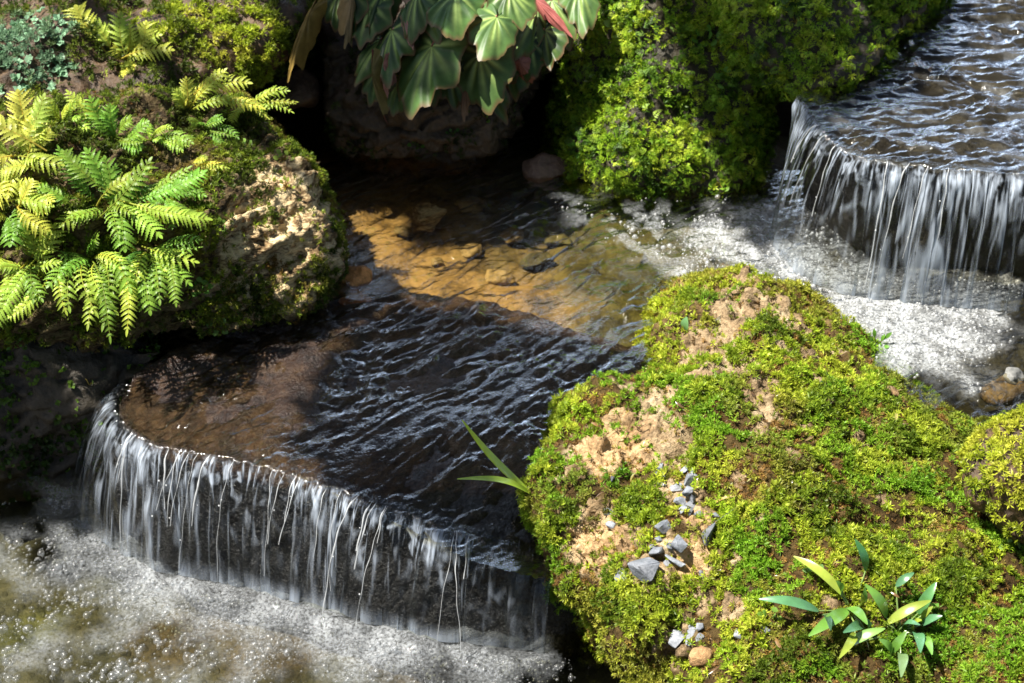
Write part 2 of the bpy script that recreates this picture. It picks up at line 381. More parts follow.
def patches(V_pts, spots):
    """1 near any spot (px,py,radius px) measured on the surface in 3-D"""
    m = np.zeros(len(V_pts))
    for c, rad in spots:
        d = np.linalg.norm(V_pts - c, axis=1) / rad
        m = np.maximum(m, 1 - ss(.65, 1.1, d + .35 * noise(V_pts, 45, 3) + .2 * noise(V_pts, 120, 9)))
    return m
def spots_on(bvh, lst):
    out = []
    for px, py, rp in lst:
        r = bvh.ray_cast(Vector(CAM_LOC), Vector(ray(px, py)).normalized())
        if r[0] is not None: out.append((np.array(r[0]), rp * mmpx(r[0])))
    return out

# --- ground, far bigger than the view
def ground():
    n = 161; g = np.linspace(-1, 1, n); s = np.sign(g) * (np.abs(g) ** 3) * 60 + g * 1.5
    X, Y = np.meshgrid(s, s, indexing='ij')
    R = np.sqrt((X / 1.5) ** 2 + ((Y - .0) / 1.2) ** 2)
    Z = -0.42 + .5 * ss(1.6, 2.3, np.abs(X)) + .55 * ss(.9, 2.2, np.abs(X) / .9 - .2 * (Y < 0)) * (Y > -.2) + .7 * ss(.75, 1.6, Y) + 0.0 * R
    Z += np.where(Y < -1.2, .25 * ss(-1.2, -2.2, Y), 0)
    V = np.stack([X, Y, Z], -1).reshape(-1, 3); V[:, 2] += .06 * fbm(V, 2.5, 3, 5)
    V[:, 2] += np.clip(np.abs(V[:, 1]) - 3, 0, 8) * .05 * (V[:, 1] > 0)
    i = np.arange(n - 1)[:, None] * n + np.arange(n - 1)[None]
    F = np.stack([i, i + n, i + n + 1, i + 1], -1).reshape(-1, 4)
    o = mk("ground", V, F, M_GROUND, smooth=True); tag(o, "dark damp soil under and around the stream", kind="structure")
    add_surf(V, F)
ground()

def simple_rock(name, hulls, mat, label, cat, tint=(1, 1, 1), voxel=.006, part="stone", kind=None, single=False, seed=0, moss=None, **kw):
    V, F = rock_mesh(hulls, voxel, seed=seed, **kw); add_surf(V, F)
    loc = np.array([V[:, 0].mean(), V[:, 1].mean(), V[:, 2].min()])
    t = tint(V) if callable(tint) else np.tile(np.array(tint, float), (len(V), 1))
    if single:
        o = mk(name, V - loc, F, mat, None, t, True); o.location = loc
        return tag(o, label, cat, kind=kind), V, F, loc
    e = empty(name, loc, label, cat, kind=kind)
    mk(part, V, F, mat, e, t, True, loc)
    return e, V, F, loc

# --- mid pool bed (golden), mid ledge, lower pool bed
simple_rock("stream_bed", [[(300, 330, -.075), (330, 180, -.075), (500, 150, -.07), (760, 170, -.06), (1100, 250, -.06), (1100, 470, -.06), (600, 430, -.075),
             (300, 330, -.4), (330, 130, -.4), (760, 100, -.4), (1100, 200, -.4), (1100, 470, -.4), (600, 430, -.4)]], M_BED,
            "golden brown sandy bed under the clear middle pool", None, kind="structure", single=True, voxel=.008, seed=3, amps=((6, .02), (18, .008), (50, .0025)),
            tint=lambda V: (lambda w: np.array([[.85, .74, .6]]) * (1 - w) + w * (np.array([[.24, .30, .13]]) * (1 - .7 * ss(.42, .6, V[:, 0]))[:, None]))(ss(-.12, .16, V[:, 0] + .35 * (V[:, 1] - .2) + .16 * fbm(V, 6, 3, 4))[:, None]))
LIP = [(146, 372), (126, 387), (117, 403), (126, 424), (150, 440), (200, 453), (290, 472), (370, 500), (450, 528), (520, 550), (558, 560)]
ledge_top = [(x, y, -.010 + z) for (x, y), z in zip(LIP, [0, 0, 0, 0, 0, -.001, -.004, -.014, -.034, -.058, -.068])] + [(700, 420, -.012), (650, 345, -.02), (540, 320, -.03), (430, 290, -.03), (350, 285, -.02), (240, 330, .004), (170, 350, .008)]
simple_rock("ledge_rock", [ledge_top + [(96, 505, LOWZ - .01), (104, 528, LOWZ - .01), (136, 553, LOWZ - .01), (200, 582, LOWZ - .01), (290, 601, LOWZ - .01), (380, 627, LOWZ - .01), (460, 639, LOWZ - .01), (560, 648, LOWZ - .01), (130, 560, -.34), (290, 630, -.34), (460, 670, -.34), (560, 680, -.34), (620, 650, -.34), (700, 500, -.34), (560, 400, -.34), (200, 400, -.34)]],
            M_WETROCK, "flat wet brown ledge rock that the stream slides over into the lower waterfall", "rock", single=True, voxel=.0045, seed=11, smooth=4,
            amps=((8, .009), (26, .0045), (80, .0022), (190, .0012)), tint=lambda V: (np.array([[.21, .185, .19]]) * (1 - (w_ := (.85 * ss(-.47, -.30, V[:, 0] + .5 * (V[:, 1] + .2) + .10 * fbm(V, 8, 3, 12)))[:, None])) + w_ * np.array([[.20, .17, .15]])) * np.where(V[:, 2:3] < -.03, [[.07, .08, .065]], [[1, 1, 1]]))  # shade painted into the tint: right side slightly, face below the lip strongly
Vb = None
def lower_bed():
    n = 150; xs = np.linspace(-2.2, 1.0, n); ys = np.linspace(-1.9, .5, n)
    X, Y = np.meshgrid(xs, ys, indexing='ij'); V = np.stack([X, Y, X * 0 - .275], -1).reshape(-1, 3)
    V[:, 2] += .035 * fbm(V, 6, 3, 8) + .008 * noise(V, 40, 2)
    i = np.arange(n - 1)[:, None] * n + np.arange(n - 1)[None]; F = np.stack([i, i + n, i + n + 1, i + 1], -1).reshape(-1, 4)
    t = np.ones((len(V), 3)); a = .6 * ss(.2, .5, fbm(V, 5, 2, 31))[:, None]; t = t * (1 - a) + a * [1.5, .95, .5]
    b = .6 * ss(.2, .5, fbm(V, 6, 2, 37))[:, None]; t = t * (1 - b) + b * [1.3, 1.5, .5]
    o = mk("stream_bed", V, F, M_OLIVEBED, smooth=True, tint=t); tag(o, "olive and rust bed under the foaming lower pool", kind="structure")
lower_bed()
# --- upper ledge under the upper fall
simple_rock("ledge_rock", [[(812, 118, .175), (835, 145, .175), (870, 160, .178), (930, 168, .178), (1030, 174, .178), (1200, 180, .178), (1250, 40, .17), (1000, -60, .17), (880, 40, .175),
             (802, 212, -.02), (852, 258, -.02), (920, 280, -.02), (1010, 280, -.02), (1200, 282, -.02), (820, 230, -.3), (920, 290, -.3), (1200, 290, -.3), (1250, 120, -.3), (900, 100, -.3)]],
            M_DARKROCK, "dark wet ledge rock under the upper waterfall at the top right", "rock", single=True, seed=14, tint=(.055, .052, .05), smooth=4, amps=((8, .012), (26, .005), (80, .0018)))

# --- foreground mossy rock on the right
R_h = [[(648, 345, -.03), (668, 296, -.02), (700, 280, -.01), (745, 270, -.01), (790, 292, -.01), (835, 328, -.01), (905, 384, -.01), (950, 420, -.01), (990, 520, .0),
        (672, 304, .03), (700, 290, .042), (745, 277, .047), (820, 328, .05), (890, 388, .055), (940, 428, .05), (690, 380, .07), (780, 400, .08), (820, 560, .075), (960, 620, .045),
        (960, 760, .0), (900, 760, .03), (720, 420, .08), (700, 700, .0), (640, 440, .05),
        (680, 330, -.35), (745, 275, -.35), (905, 388, -.35), (960, 760, -.35), (760, 760, -.35)],
       [(900, 425, .03), (960, 422, .02), (1020, 428, .0), (1200, 470, -.01), (1200, 760, .0), (880, 760, .03), (860, 560, .065), (985, 620, .045), (900, 430, -.3), (1200, 480, -.3), (1200, 760, -.3), (880, 760, -.3)],
       [(556, 400, .015), (540, 440, .0), (530, 490, .0), (540, 545, -.015), (560, 590, -.04), (600, 640, -.09), (660, 690, -.13), (720, 760, -.13),
        (580, 398, .035), (610, 405, .045), (660, 360, .045), (700, 400, .07), (720, 560, .05), (690, 650, .0), (560, 440, .03), (555, 500, .028), (580, 570, .0),
        (580, 600, -.35), (610, 650, -.35), (680, 720, -.35), (800, 760, -.35), (800, 450, -.35), (600, 470, -.35), (560, 610, -.2)]]
V, F = rock_mesh(R_h, .0042, seed=21, smooth=7, amps=((7, .018), (20, .010), (55, .005), (130, .0022), (240, .0012)))
bv = BVHTree.FromPolygons([Vector(v) for v in V], F.tolist())
R_soil = spots_on(bv, [(700, 345, 34), (750, 310, 32), (785, 325, 26), (735, 365, 24), (810, 355, 22), (700, 375, 20), (770, 410, 18), (840, 405, 14), (670, 395, 16), (790, 455, 12), (880, 500, 10), (760, 520, 8), (830, 600, 8), (730, 290, 16), (660, 490, 22), (685, 490, 24), (650, 575, 26), (680, 635, 22), (665, 545, 16), (700, 545, 20), (635, 570, 16), (625, 385, 18), (670, 430, 18), (600, 565, 18), (735, 320, 30), (800, 330, 16), (745, 400, 18), (815, 380, 14), (605, 440, 50), (645, 425, 42), (670, 450, 30), (592, 540, 42), (628, 540, 26), (700, 520, 22), (690, 560, 26), (700, 600, 16), (735, 605, 20), (560, 470, 15), (655, 400, 20), (625, 460, 24),
                       (720, 345, 34), (770, 300, 26), (690, 330, 16), (780, 345, 20), (765, 385, 16), (670, 650, 20), (745, 275, 14), (840, 350, 14), (725, 300, 18), (800, 425, 12), (860, 440, 14), (890, 390, 20), (760, 430, 14), (740, 480, 12), (735, 560, 10)])
soil = patches(V, R_soil)
N = normals_of(V, F)
V = V - N * (soil * .007 * (1 + 1.6 * noise(V, 60, 4) + 1.6 * noise(V, 25, 6)))[:, None] + N * (soil * (.012 * np.abs(noise(V, 38, 14)) + .007 * np.abs(noise(V, 95, 15)) + .004 * noise(V, 210, 16)))[:, None]
add_surf(V, F); loc = np.array([V[:, 0].mean(), V[:, 1].mean(), V[:, 2].min()])
boulder = empty("mossy_boulder", loc, "broad low boulder of yellow green moss with bare tan soil and grey gravel", "boulder")
warm = patches(V, spots_on(bv, [(700, 525, 30), (690, 570, 26), (600, 540, 36), (610, 440, 44)]))[:, None]
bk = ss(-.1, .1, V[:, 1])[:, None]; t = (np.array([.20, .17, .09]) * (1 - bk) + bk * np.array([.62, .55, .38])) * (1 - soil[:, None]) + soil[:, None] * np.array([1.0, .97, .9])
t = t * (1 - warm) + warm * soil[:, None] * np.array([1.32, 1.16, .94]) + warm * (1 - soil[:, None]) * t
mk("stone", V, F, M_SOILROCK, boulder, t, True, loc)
YG = [(.10, .15, .014), (.24, .33, .020), (.38, .46, .030), (.48, .52, .055), (.28, .40, .025)]
def colR(p, n, r):
    a = palette(YG, 9, 81)(p, n, r); g = ss(.02, .22, fbm(p, 5, 2, 181))[:, None]; b = ss(.05, .25, fbm(p, 6.5, 2, 182) + .25 * ss(.0, .2, p[:, 1]))[:, None]
    a = a * (1 - .75 * g) + .75 * g * np.array([.15, .33, .02]) * r.uniform(.6, 1.3, (len(p), 1))
    return a * (1 - .45 * b) + .45 * b * np.array([.26, .19, .05]) * r.uniform(.6, 1.3, (len(p), 1))
def dR(c, n):
    s = patches(c, R_soil); k = ss(-.22, .12, fbm(c, 16, 3, 71)); up = ss(-.75, -.1, n[:, 2])
    back = ss(-.1, .1, c[:, 1])           # thinner, patchier cover towards the water channel
    return up * (1 - .93 * s) * (.25 + .75 * k * (1 - back) + back * .8 * ss(.04, .2, fbm(c, 20, 3, 73)) )
scatter(V, F, dR, 64000, TPL_STAR, (.005, .0098), colR, "moss", boulder, loc, .7, .002, 5, gaps=-.24, clump=.010)["kind"] = "stuff"
scatter(V, F, lambda c, n: ss(-.75, -.1, n[:, 2]) * (1 - .9 * patches(c, R_soil)) * (.25 + ss(-.1, .2, noise(c, 14, 77))) * (1 - .65 * ss(-.05, .12, c[:, 1])), 42000, TPL_FINE, (.0035, .0065), palette([(.18, .10, .03), (.32, .18, .05), (.30, .24, .05), (.20, .24, .025), (.36, .38, .04)], 14, 83), "moss", boulder, loc, .6, .0, 6)["kind"] = "stuff"
# denser cushions standing up out of the cover
R_cush = spots_on(bv, [(715, 390, 26), (740, 352, 16), (800, 500, 34), (830, 400, 30), (780, 350, 18), (690, 300, 12), (820, 350, 18), (870, 400, 22), (640, 505, 30), (615, 600, 34), (560, 530, 22), (640, 610, 36), (560, 420, 22), (700, 455, 20), (920, 440, 34), (870, 470, 30), (665, 385, 16), (880, 560, 40), (960, 590, 40), (545, 470, 14), (770, 315, 10)])
def dC(c, n): return patches(c, R_cush) * ss(-.6, 0, n[:, 2])
scatter(V, F, dC, 62000, TPL_STAR, (.006, .0105), palette([(.12, .19, .015), (.24, .33, .022), (.38, .44, .04)], 20, 91), "moss", boulder, loc, .8, .005, 7, gaps=-.25, clump=.012)["kind"] = "stuff"
VR, FR = V, F

# --- small mossy rock at the right edge
S_h = [[(962, 462, .10), (985, 432, .14), (1030, 408, .155), (1120, 400, .15), (968, 495, .09), (1000, 525, .075), (1040, 550, .07), (1150, 560, .07), (1010, 470, .15), (1015, 500, -.05), (1060, 520, -.05), (1150, 540, -.05), (1010, 460, -.05), (1040, 440, -.05), (1150, 430, -.05)]]
e, V, F, loc = simple_rock("mossy_rock", S_h, M_DARKROCK, "small rounded rock with a bright moss cap cut by the right edge of the view", "rock", tint=(.6, .45, .3), voxel=.005, seed=31, amps=((9, .012), (25, .006), (70, .003)))
scatter(V, F, lambda c, n: ss(-.1, .25, n[:, 2] + .5 * noise(c, 18, 3)), 30000, TPL_STAR, (.006, .011), palette([(.18, .26, .018), (.34, .40, .025), (.46, .47, .05)], 12, 33), "moss", e, loc, .7, .003, 8)["kind"] = "stuff"

# --- fern boulder, left
L_h = [[(338, 222, .10), (342, 245, .08), (334, 275, .055), (318, 302, .045), (255, 328, .04), (200, 338, .04), (306, 172, .155), (278, 138, .19), (250, 106, .22), (210, 92, .24), (292, 200, .155), (240, 180, .19), (210, 280, .10), (260, 290, .075),
        (320, 240, .12), (0, 110, .3), (-120, 150, .3), (-120, 330, .06), (60, 340, .05), (120, 340, .045), (-120, 200, .24), (100, 220, .22),
        (330, 240, .0), (310, 285, -.02), (200, 315, -.03), (0, 320, -.03), (-120, 320, -.03), (290, 150, -.05), (200, 100, -.05), (-120, 130, -.05)]]
V, F = rock_mesh(L_h, .0045, seed=41, smooth=5, amps=((7, .018), (19, .008), (46, .0055), (115, .0042), (230, .0024)), ridge=.006, strata=((-.7, .6, .4), 30, .012))
add_surf(V, F); bv = SURF[-1]; loc = np.array([V[:, 0].mean(), V[:, 1].mean(), V[:, 2].min()])
fb = empty("mossy_boulder", loc, "large boulder on the left with a bare pale cracked nose and ferns growing over it", "boulder")
pale = patches(V, spots_on(bv, [(300, 190, 62), (320, 240, 60), (270, 250, 66), (250, 285, 50), (300, 285, 45)]))[:, None]
mk("stone", V, F, M_ROCK, fb, np.array([.30, .26, .17]) * (1 - pale) + pale * [1.55, 1.38, 1.1], True, loc)
L_bare = spots_on(bv, [(300, 190, 52), (315, 235, 45), (275, 250, 48), (250, 210, 26)])
def dL(c, n): return (1 - .96 * patches(c, L_bare)) * ss(-.5, .1, n[:, 2]) * (.15 + ss(-.1, .2, fbm(c, 14, 3, 45)))
scatter(V, F, dL, 42000, TPL_STAR, (.005, .010), palette([(.06, .08, .012), (.12, .18, .018), (.24, .3, .025), (.2, .15, .04)], 10, 47), "moss", fb, loc, .7, .002, 9)["kind"] = "stuff"
L_ed = spots_on(bv, [(250, 300, 34), (290, 295, 30), (320, 275, 22), (225, 310, 24), (340, 250, 14), (300, 215, 8), (318, 185, 12), (332, 210, 10), (280, 270, 16)])
scatter(V, F, lambda c, n: .05 + .5 * ss(.15, .3, fbm(c, 18, 3, 46)), 14000, TPL_FINE, (.003, .007), palette([(.14, .07, .02), (.12, .14, .02), (.26, .30, .03)], 14, 48), "moss", fb, loc, .8, .001, 17)["kind"] = "stuff"
scatter(V, F, lambda c, n: patches(c, L_ed) * (.2 + ss(0, .2, noise(c, 30, 4))), 34000, TPL_FINE, (.005, .009), palette([(.08, .1, .012), (.17, .21, .02), (.26, .27, .04), (.2, .12, .03)], 25, 49), "moss", fb, loc, .9, .003, 10)["kind"] = "stuff"

# --- shaded bank under the fern boulder
U_h = [[(-150, 330, .05), (120, 335, .03), (165, 352, .02), (135, 375, -.01), (110, 395, -.03), (-150, 395, -.03), (105, 430, -.1), (100, 470, -.16), (-150, 470, -.16), (110, 500, -.35), (-150, 520, -.35), (150, 300, -.35), (-150, 250, -.35), (-150, 250, 0), (140, 300, 0)]]
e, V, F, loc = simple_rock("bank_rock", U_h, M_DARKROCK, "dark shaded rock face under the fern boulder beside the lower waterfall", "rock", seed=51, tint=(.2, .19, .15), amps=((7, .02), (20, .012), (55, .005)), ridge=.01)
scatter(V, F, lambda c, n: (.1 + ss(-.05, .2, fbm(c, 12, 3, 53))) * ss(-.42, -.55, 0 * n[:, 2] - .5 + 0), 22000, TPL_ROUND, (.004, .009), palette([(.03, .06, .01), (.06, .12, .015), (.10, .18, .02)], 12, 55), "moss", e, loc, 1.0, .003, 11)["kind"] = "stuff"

# --- back left bank
K_h = [[(-200, -120, .34), (335, -120, .32), (312, 10, .24), (290, 60, .18), (230, 85, .18), (120, 110, .2), (-200, 120, .22), (300, 90, .0), (230, 120, -.1), (-200, 130, -.1), (340, -100, -.1), (-200, -150, -.1), (295, 75, .10), (200, 20, .26), (60, 40, .27)]]
e, V, F, loc = simple_rock("mossy_bank", K_h, M_DARKROCK, "sunny mossy bank behind the ferns at the top left", "bank", seed=61, tint=(.7, .52, .35), amps=((6, .025), (18, .012), (50, .004)))
bvK = SURF[-1]
K_br = spots_on(bvK, [(230, 30, 50), (200, 15, 40), (270, 45, 34), (150, 30, 30), (255, 70, 25)])
K_bl = spots_on(bvK, [(20, 40, 40), (45, 70, 30), (10, 80, 25), (60, 30, 18)])
def colK(p, n, r):
    c = palette([(.05, .08, .012), (.10, .14, .018), (.16, .2, .022)], 14, 63)(p, n, r)
    b = patches(p, K_br)[:, None]; c = c * (1 - b) + b * palette([(.16, .22, .016), (.36, .44, .03), (.55, .55, .07)], 22, 64)(p, n, r)
    l = patches(p, K_bl)[:, None] * .6; return c * (1 - l) + l * np.array([.22, .38, .24]) * r.uniform(.6, 1.3, (len(p), 1))
scatter(V, F, lambda c, n: .3 + ss(-.25, .05, fbm(c, 14, 3, 65)) + patches(c, K_br), 26000, TPL_STAR, (.007, .012), colK, "moss", e, loc, .8, .003, 12, gaps=-.12, clump=.014)["kind"] = "stuff"
scatter(V, F, lambda c, n: patches(c, K_bl), 8000, TPL_ROUND, (.006, .011), lambda p, n, r: np.array([.26, .44, .27]) * r.uniform(.6, 1.3, (len(p), 1)), "liverwort", e, loc, .8, .004, 13)["kind"] = "stuff"

# --- boulder behind the begonia
G_h = [[(312, -80, .30), (322, 60, .16), (332, 120, .08), (346, 165, .0), (400, 172, -.02), (470, 172, -.02), (492, 150, .02), (505, 110, .06), (545, 70, .12), (570, 30, .17), (580, -80, .30), (430, 100, .12), (450, 20, .22), (380, 20, .21),
        (420, 135, .08), (348, 150, -.2), (490, 150, -.2), (330, -80, -.2), (570, -80, -.2)]]
e, V, F, loc = simple_rock("stream_boulder", G_h, M_DARKROCK, "tall dark brown boulder under the begonia at the back of the pool", "boulder", seed=71, tint=(.5, .42, .33), voxel=.005, amps=((7, .022), (20, .012), (55, .007), (130, .003)), ridge=.012)

scatter(V, F, lambda c, n: ss(.0, .25, fbm(c, 11, 3, 75)) * ss(-.9, -.3, n[:, 2]), 16000, TPL_FINE, (.004, .009), palette([(.03, .04, .012), (.06, .09, .015), (.10, .15, .02)], 12, 76), "moss", e, loc, .9, .002, 18)["kind"] = "stuff"
# --- big mossy block at the back
B_h = [[(585, -80, .30), (578, 30, .17), (570, 90, .11), (562, 140, .05), (572, 180, .0), (620, 195, -.01), (690, 207, -.02), (735, 206, -.02), (748, 170, .02), (752, 120, .08), (755, 60, .17), (750, -80, .32), (640, 20, .22), (650, 110, .12),
        (570, 175, -.2), (690, 195, -.2), (745, 190, -.2), (780, -60, -.2), (590, -80, -.2)],
       [(700, -90, .34), (940, -90, .32), (925, 15, .245), (880, 58, .225), (850, 80, .215), (815, 92, .2), (765, 85, .18), (720, 30, .23), (780, 100, .15), (850, 75, .19), (930, 5, .19), (940, -80, .15), (740, 80, .14)]]
V, F = rock_mesh(B_h, .006, seed=77, amps=((6, .03), (18, .014), (50, .005)))
add_surf(V, F); loc = np.array([V[:, 0].mean(), V[:, 1].mean(), V[:, 2].min()])
e = empty("mossy_boulder", loc, "tall block at the back wrapped in deep green moss beside the upper waterfall", "boulder")
mk("stone", V, F, M_DARKROCK, e, (.3, .3, .2), True, loc)
GR_ = [(.06, .13, .012), (.16, .29, .018), (.28, .42, .025), (.42, .50, .04), (.20, .36, .025)]
dB = lambda c, n: .35 + ss(-.25, .05, fbm(c, 13, 3, 78))
scatter(V, F, dB, 22000, TPL_FEATHER, (.014, .024), palette(GR_, 11, 79), "moss", e, loc, 1.0, .003, 14, gaps=-.15, clump=.018)["kind"] = "stuff"
scatter(V, F, dB, 24000, TPL_STAR, (.007, .012), palette(GR_, 13, 85), "moss", e, loc, .9, .005, 15, gaps=-.15, clump=.018)["kind"] = "stuff"

# --- loose stones
def stone(name, px, py, z, size, seed, mat, tint, label, cat="stone", flat=.6):
    r = np.random.default_rng(seed); c = P(px, py, z) if z is not None else hit(px, py, size * .12)[0]
    pts = r.normal(0, 1, (16, 3)); pts /= np.linalg.norm(pts, axis=1)[:, None]; pts = c + pts * [size * .5, size * .42, size * .5 * flat]
    V, F = rock_mesh([pts], max(size / 26, .0016), smooth=2, worlds=True, seed=seed, amps=((1.6 / size, size * .05), (5 / size, size * .03)))
    add_surf(V, F); loc = c - [0, 0, size * .25 * flat]
    o = mk(name, V - loc, F, mat, None, tint, True); o.location = loc; return tag(o, label, cat)
stone("stone", 356, 277, .0, .055, 1, M_BED, (2.6, 1.6, 1.2), "orange stone poking from the water under the pale boulder nose")
stone("stone", 352, 305, -.02, .07, 12, M_BED, (2.0, 1.0, .6), "rust orange stone just under the water beside the boulder nose")
stone("stone", 427, 217, -.045, .07, 2, M_ROCK, (.95, .95, .85), "pale stone lying under water in the middle pool")
rp = np.random.default_rng(19)
for k_, (px_, py_) in enumerate([(395, 232), (452, 224), (470, 250), (505, 236), (535, 262), (560, 240), (430, 262), (590, 276), (615, 300), (500, 278), (545, 292), (470, 205), (625, 262), (578, 306)]):
    tn_ = np.array([1.0, .97, .9]) * rp.uniform(.3, .95); st_ = stone("stone", px_ + rp.uniform(-8, 8), py_, -.068, rp.uniform(.03, .075), 60 + k_, M_BED, tn_ if px_ < 530 else tn_ * [.5, .62, .45], "flat amber pebble lying under the clear water of the middle pool", flat=.45)
    st_["group"] = "pebbles on the bed of the middle pool"
stone("stone", 545, 168, .0, .085, 3, M_DARKROCK, (1.3, 1.0, .9), "pinkish brown stone in the dark hollow left of the mossy block")
stone("stone", 1017, 376, .0, .04, 5, M_GRAVEL, (.6, .57, .5), "pale grey stone in the white water at the right edge")
stone("stone", 1010, 395, -.03, .09, 6, M_BED, (.45, .42, .4), "brown sunken stone under the water at the right edge")
stone("stone", 893, 390, None, .03, 7, M_SOILROCK, (.9, .8, .65), "flat tan stone lying in moss on the far side of the broad boulder", flat=.4)
stone("stone", 702, 656, None, .034, 8, M_SOILROCK, (1.05, .85, .65), "rounded brown lump of earth below the gravel chips", flat=.8)
stone("stone", 735, 415, None, .010, 9, M_SOILROCK, (.8, .25, .15), "tiny brick red stone on the moss of the broad boulder")
stone("stone", 290, 92, .1, .12, 10, M_DARKROCK, (.8, .6, .5), "dark stone wedged in the gap beside the begonia boulder")

# ------------------------------------------------------------------ water
def sd_poly(p, poly):
    p = np.asarray(p)[:, :2]; poly = np.asarray(poly)[:, :2]; d = np.full(len(p), 1e9); ins = np.zeros(len(p), bool)
    for a, b in zip(poly, np.roll(poly, -1, 0)):
        e = b - a; w = p - a; t = np.clip((w @ e) / (e @ e), 0, 1); d = np.minimum(d, np.linalg.norm(w - t[:, None] * e, axis=1))
        c = ((a[1] > p[:, 1]) != (b[1] > p[:, 1])) & (p[:, 0] < (b[0] - a[0]) * (p[:, 1] - a[1]) / (b[1] - a[1] + 1e-12) + a[0]); ins ^= c
    return np.where(ins, -d, d)
def d_curve(p, pts):
    p = np.asarray(p)[:, :2]; pts = np.asarray(pts)[:, :2]; d = np.full(len(p), 1e9)
    for a, b in zip(pts[:-1], pts[1:]):
        e = b - a; w = p - a; t = np.clip((w @ e) / (e @ e), 0, 1); d = np.minimum(d, np.linalg.norm(w - t[:, None] * e, axis=1))
    return d
def spline(pts, n):
    pts = np.asarray(pts, float); k = len(pts); q = np.vstack([2 * pts[0] - pts[1], pts, 2 * pts[-1] - pts[-2]])
    out = []
    for i in range(k - 1):
        a, b, c, d = q[i:i + 4]; t = np.linspace(0, 1, 24, endpoint=False)[:, None]
        out.append(.5 * (2 * b + (c - a) * t + (2 * a - 5 * b + 4 * c - d) * t ** 2 + (-a + 3 * b - 3 * c + d) * t ** 3))
    o = np.vstack(out + [pts[-1:]]); s = np.concatenate([[0], np.cumsum(np.linalg.norm(np.diff(o, axis=0), axis=1))])
    u = np.linspace(0, s[-1], n); return np.stack([np.interp(u, s, o[:, j]) for j in range(o.shape[1])], 1), u
def waves(X, scale, amp, ang, stretch, seed, octv=3, warp=.35):
    c, s = math.cos(ang), math.sin(ang); a = X[:, 0] * c + X[:, 1] * s; b = -X[:, 0] * s + X[:, 1] * c
    q = np.stack([a * stretch, b, X[:, 0] * 0 + seed], 1)
    w = np.stack([noise(q, scale * .35, seed + 1), noise(q, scale * .35, seed + 2), q[:, 0] * 0], 1)
    q = q + w * warp / scale * 2.2
    n = np.zeros(len(X)); f = 1; g = 1
    for k in range(octv):
        m = noise(q, scale * f, seed + 9 * k); n += g * m
        f *= 2.1; g *= .5
    return amp * n
def sheet(name, poly, z, res, hfun, foamfun, mat, label):
    poly = np.asarray(poly); lo = poly[:, :2].min(0); hi = poly[:, :2].max(0)
    nx, ny = ((hi - lo) / res).astype(int) + 1
    X, Y = np.meshgrid(np.linspace(lo[0], hi[0], nx), np.linspace(lo[1], hi[1], ny), indexing='ij')
    V = np.stack([X, Y, X * 0 + z], -1).reshape(-1, 3)
    i = np.arange(nx - 1)[:, None] * ny + np.arange(ny - 1)[None]; F = np.stack([i, i + ny, i + ny + 1, i + 1], -1).reshape(-1, 4)
    F = F[sd_poly(V[F].mean(1), poly) < 0]; used = np.unique(F); mp = np.full(len(V), -1); mp[used] = np.arange(len(used)); V = V[used]; F = mp[F]
    V[:, 2] += hfun(V); fo = foamfun(V)
    o = mk(name, V, F, mat, None, None, True, extra={"foam": fo}); return tag(o, label, kind="structure")
LIPZ = [0, 0, 0, 0, 0, -.001, -.004, -.014, -.034, -.058, -.068]
LIPW = np.array([P(x, y, z) for (x, y), z in zip(LIP, LIPZ)])
ULIP = [(800, 96), (812, 114), (826, 134), (850, 153), (885, 162), (930, 167), (980, 171), (1030, 174), (1120, 178)]
ULIPW = np.array([P(x, y, .2) for x, y in ULIP])
mid_poly = np.array([P(x, y, 0) for x, y in LIP[:10] + [(640, 540), (1000, 520), (1250, 500), (1250, 190), (780, 170), (560, 130), (330, 110), (230, 250)]])
chan = np.array([P(x, y, 0) for x, y in [(700, 222), (760, 212), (800, 222), (850, 268), (900, 286), (1000, 290), (985, 340), (960, 372), (900, 362), (835, 312), (750, 256), (690, 268)]])
chan2 = np.array([P(x, y, 0) for x, y in [(560, 195), (640, 205), (720, 205), (800, 225), (760, 260), (690, 275), (640, 262), (580, 235)]])
def h_mid(V):
    gold = ss(.02, .10, V[:, 1] + .28 * V[:, 0]) * ss(.3, .15, V[:, 0])
    A = .0125 * (1 - .35 * gold); f = ss(.08, -.02, sd_poly(V, chan))
    lip = ss(.0, .09, d_curve(V, LIPW))
    sl = -.062 * ss(-.32, .10, V[:, 0] * .9 - .42 * (V[:, 1] + .3)) * ss(.16, .0, d_curve(V, LIPW))
    gust = .45 + .9 * ss(-.25, .3, noise(V, 7, 19)); side = ss(-.56, -.38, V[:, 0] + .5 * (V[:, 1] + .2))
    return sl + (.5 + .5 * side) * gust * (waves(V, 44, 1.0, .76, .42, 3, 3, .5) * A * .62 * (1 - .85 * f) * (.35 + .65 * lip) + waves(V, 105, .0020, .6, .5, 23, 2) * (1 - .5 * f) * (.45 + .55 * (1 - gold))) + f * .0022 * fbm(V, 60, 2, 41)
def f_mid(V):
    a = ss(.06, -.05, sd_poly(V, chan) + .07 * fbm(V, 14, 4, 43)) * (.60 + .40 * fbm(V, 34, 4, 45)) * (1 - .8 * ss(.70, .84, V[:, 0] - .5 * (V[:, 1] - .05) + .08 * noise(V, 12, 4)))
    b = ss(.03, -.05, sd_poly(V, chan2)) * .35 * ss(.05, .3, fbm(V, 26, 3, 46))
    return np.clip(np.maximum(a, b), 0, 1)
sheet("water", mid_poly, 0.0, .0026, h_mid, f_mid, M_WATER, "clear rippling water of the middle pool and ledge, white with foam below the upper waterfall")
up_poly = np.vstack([ULIPW[:-1], [P(1250, 182, .2), P(1300, -40, .2), P(1000, -120, .2), P(860, 0, .2)]])
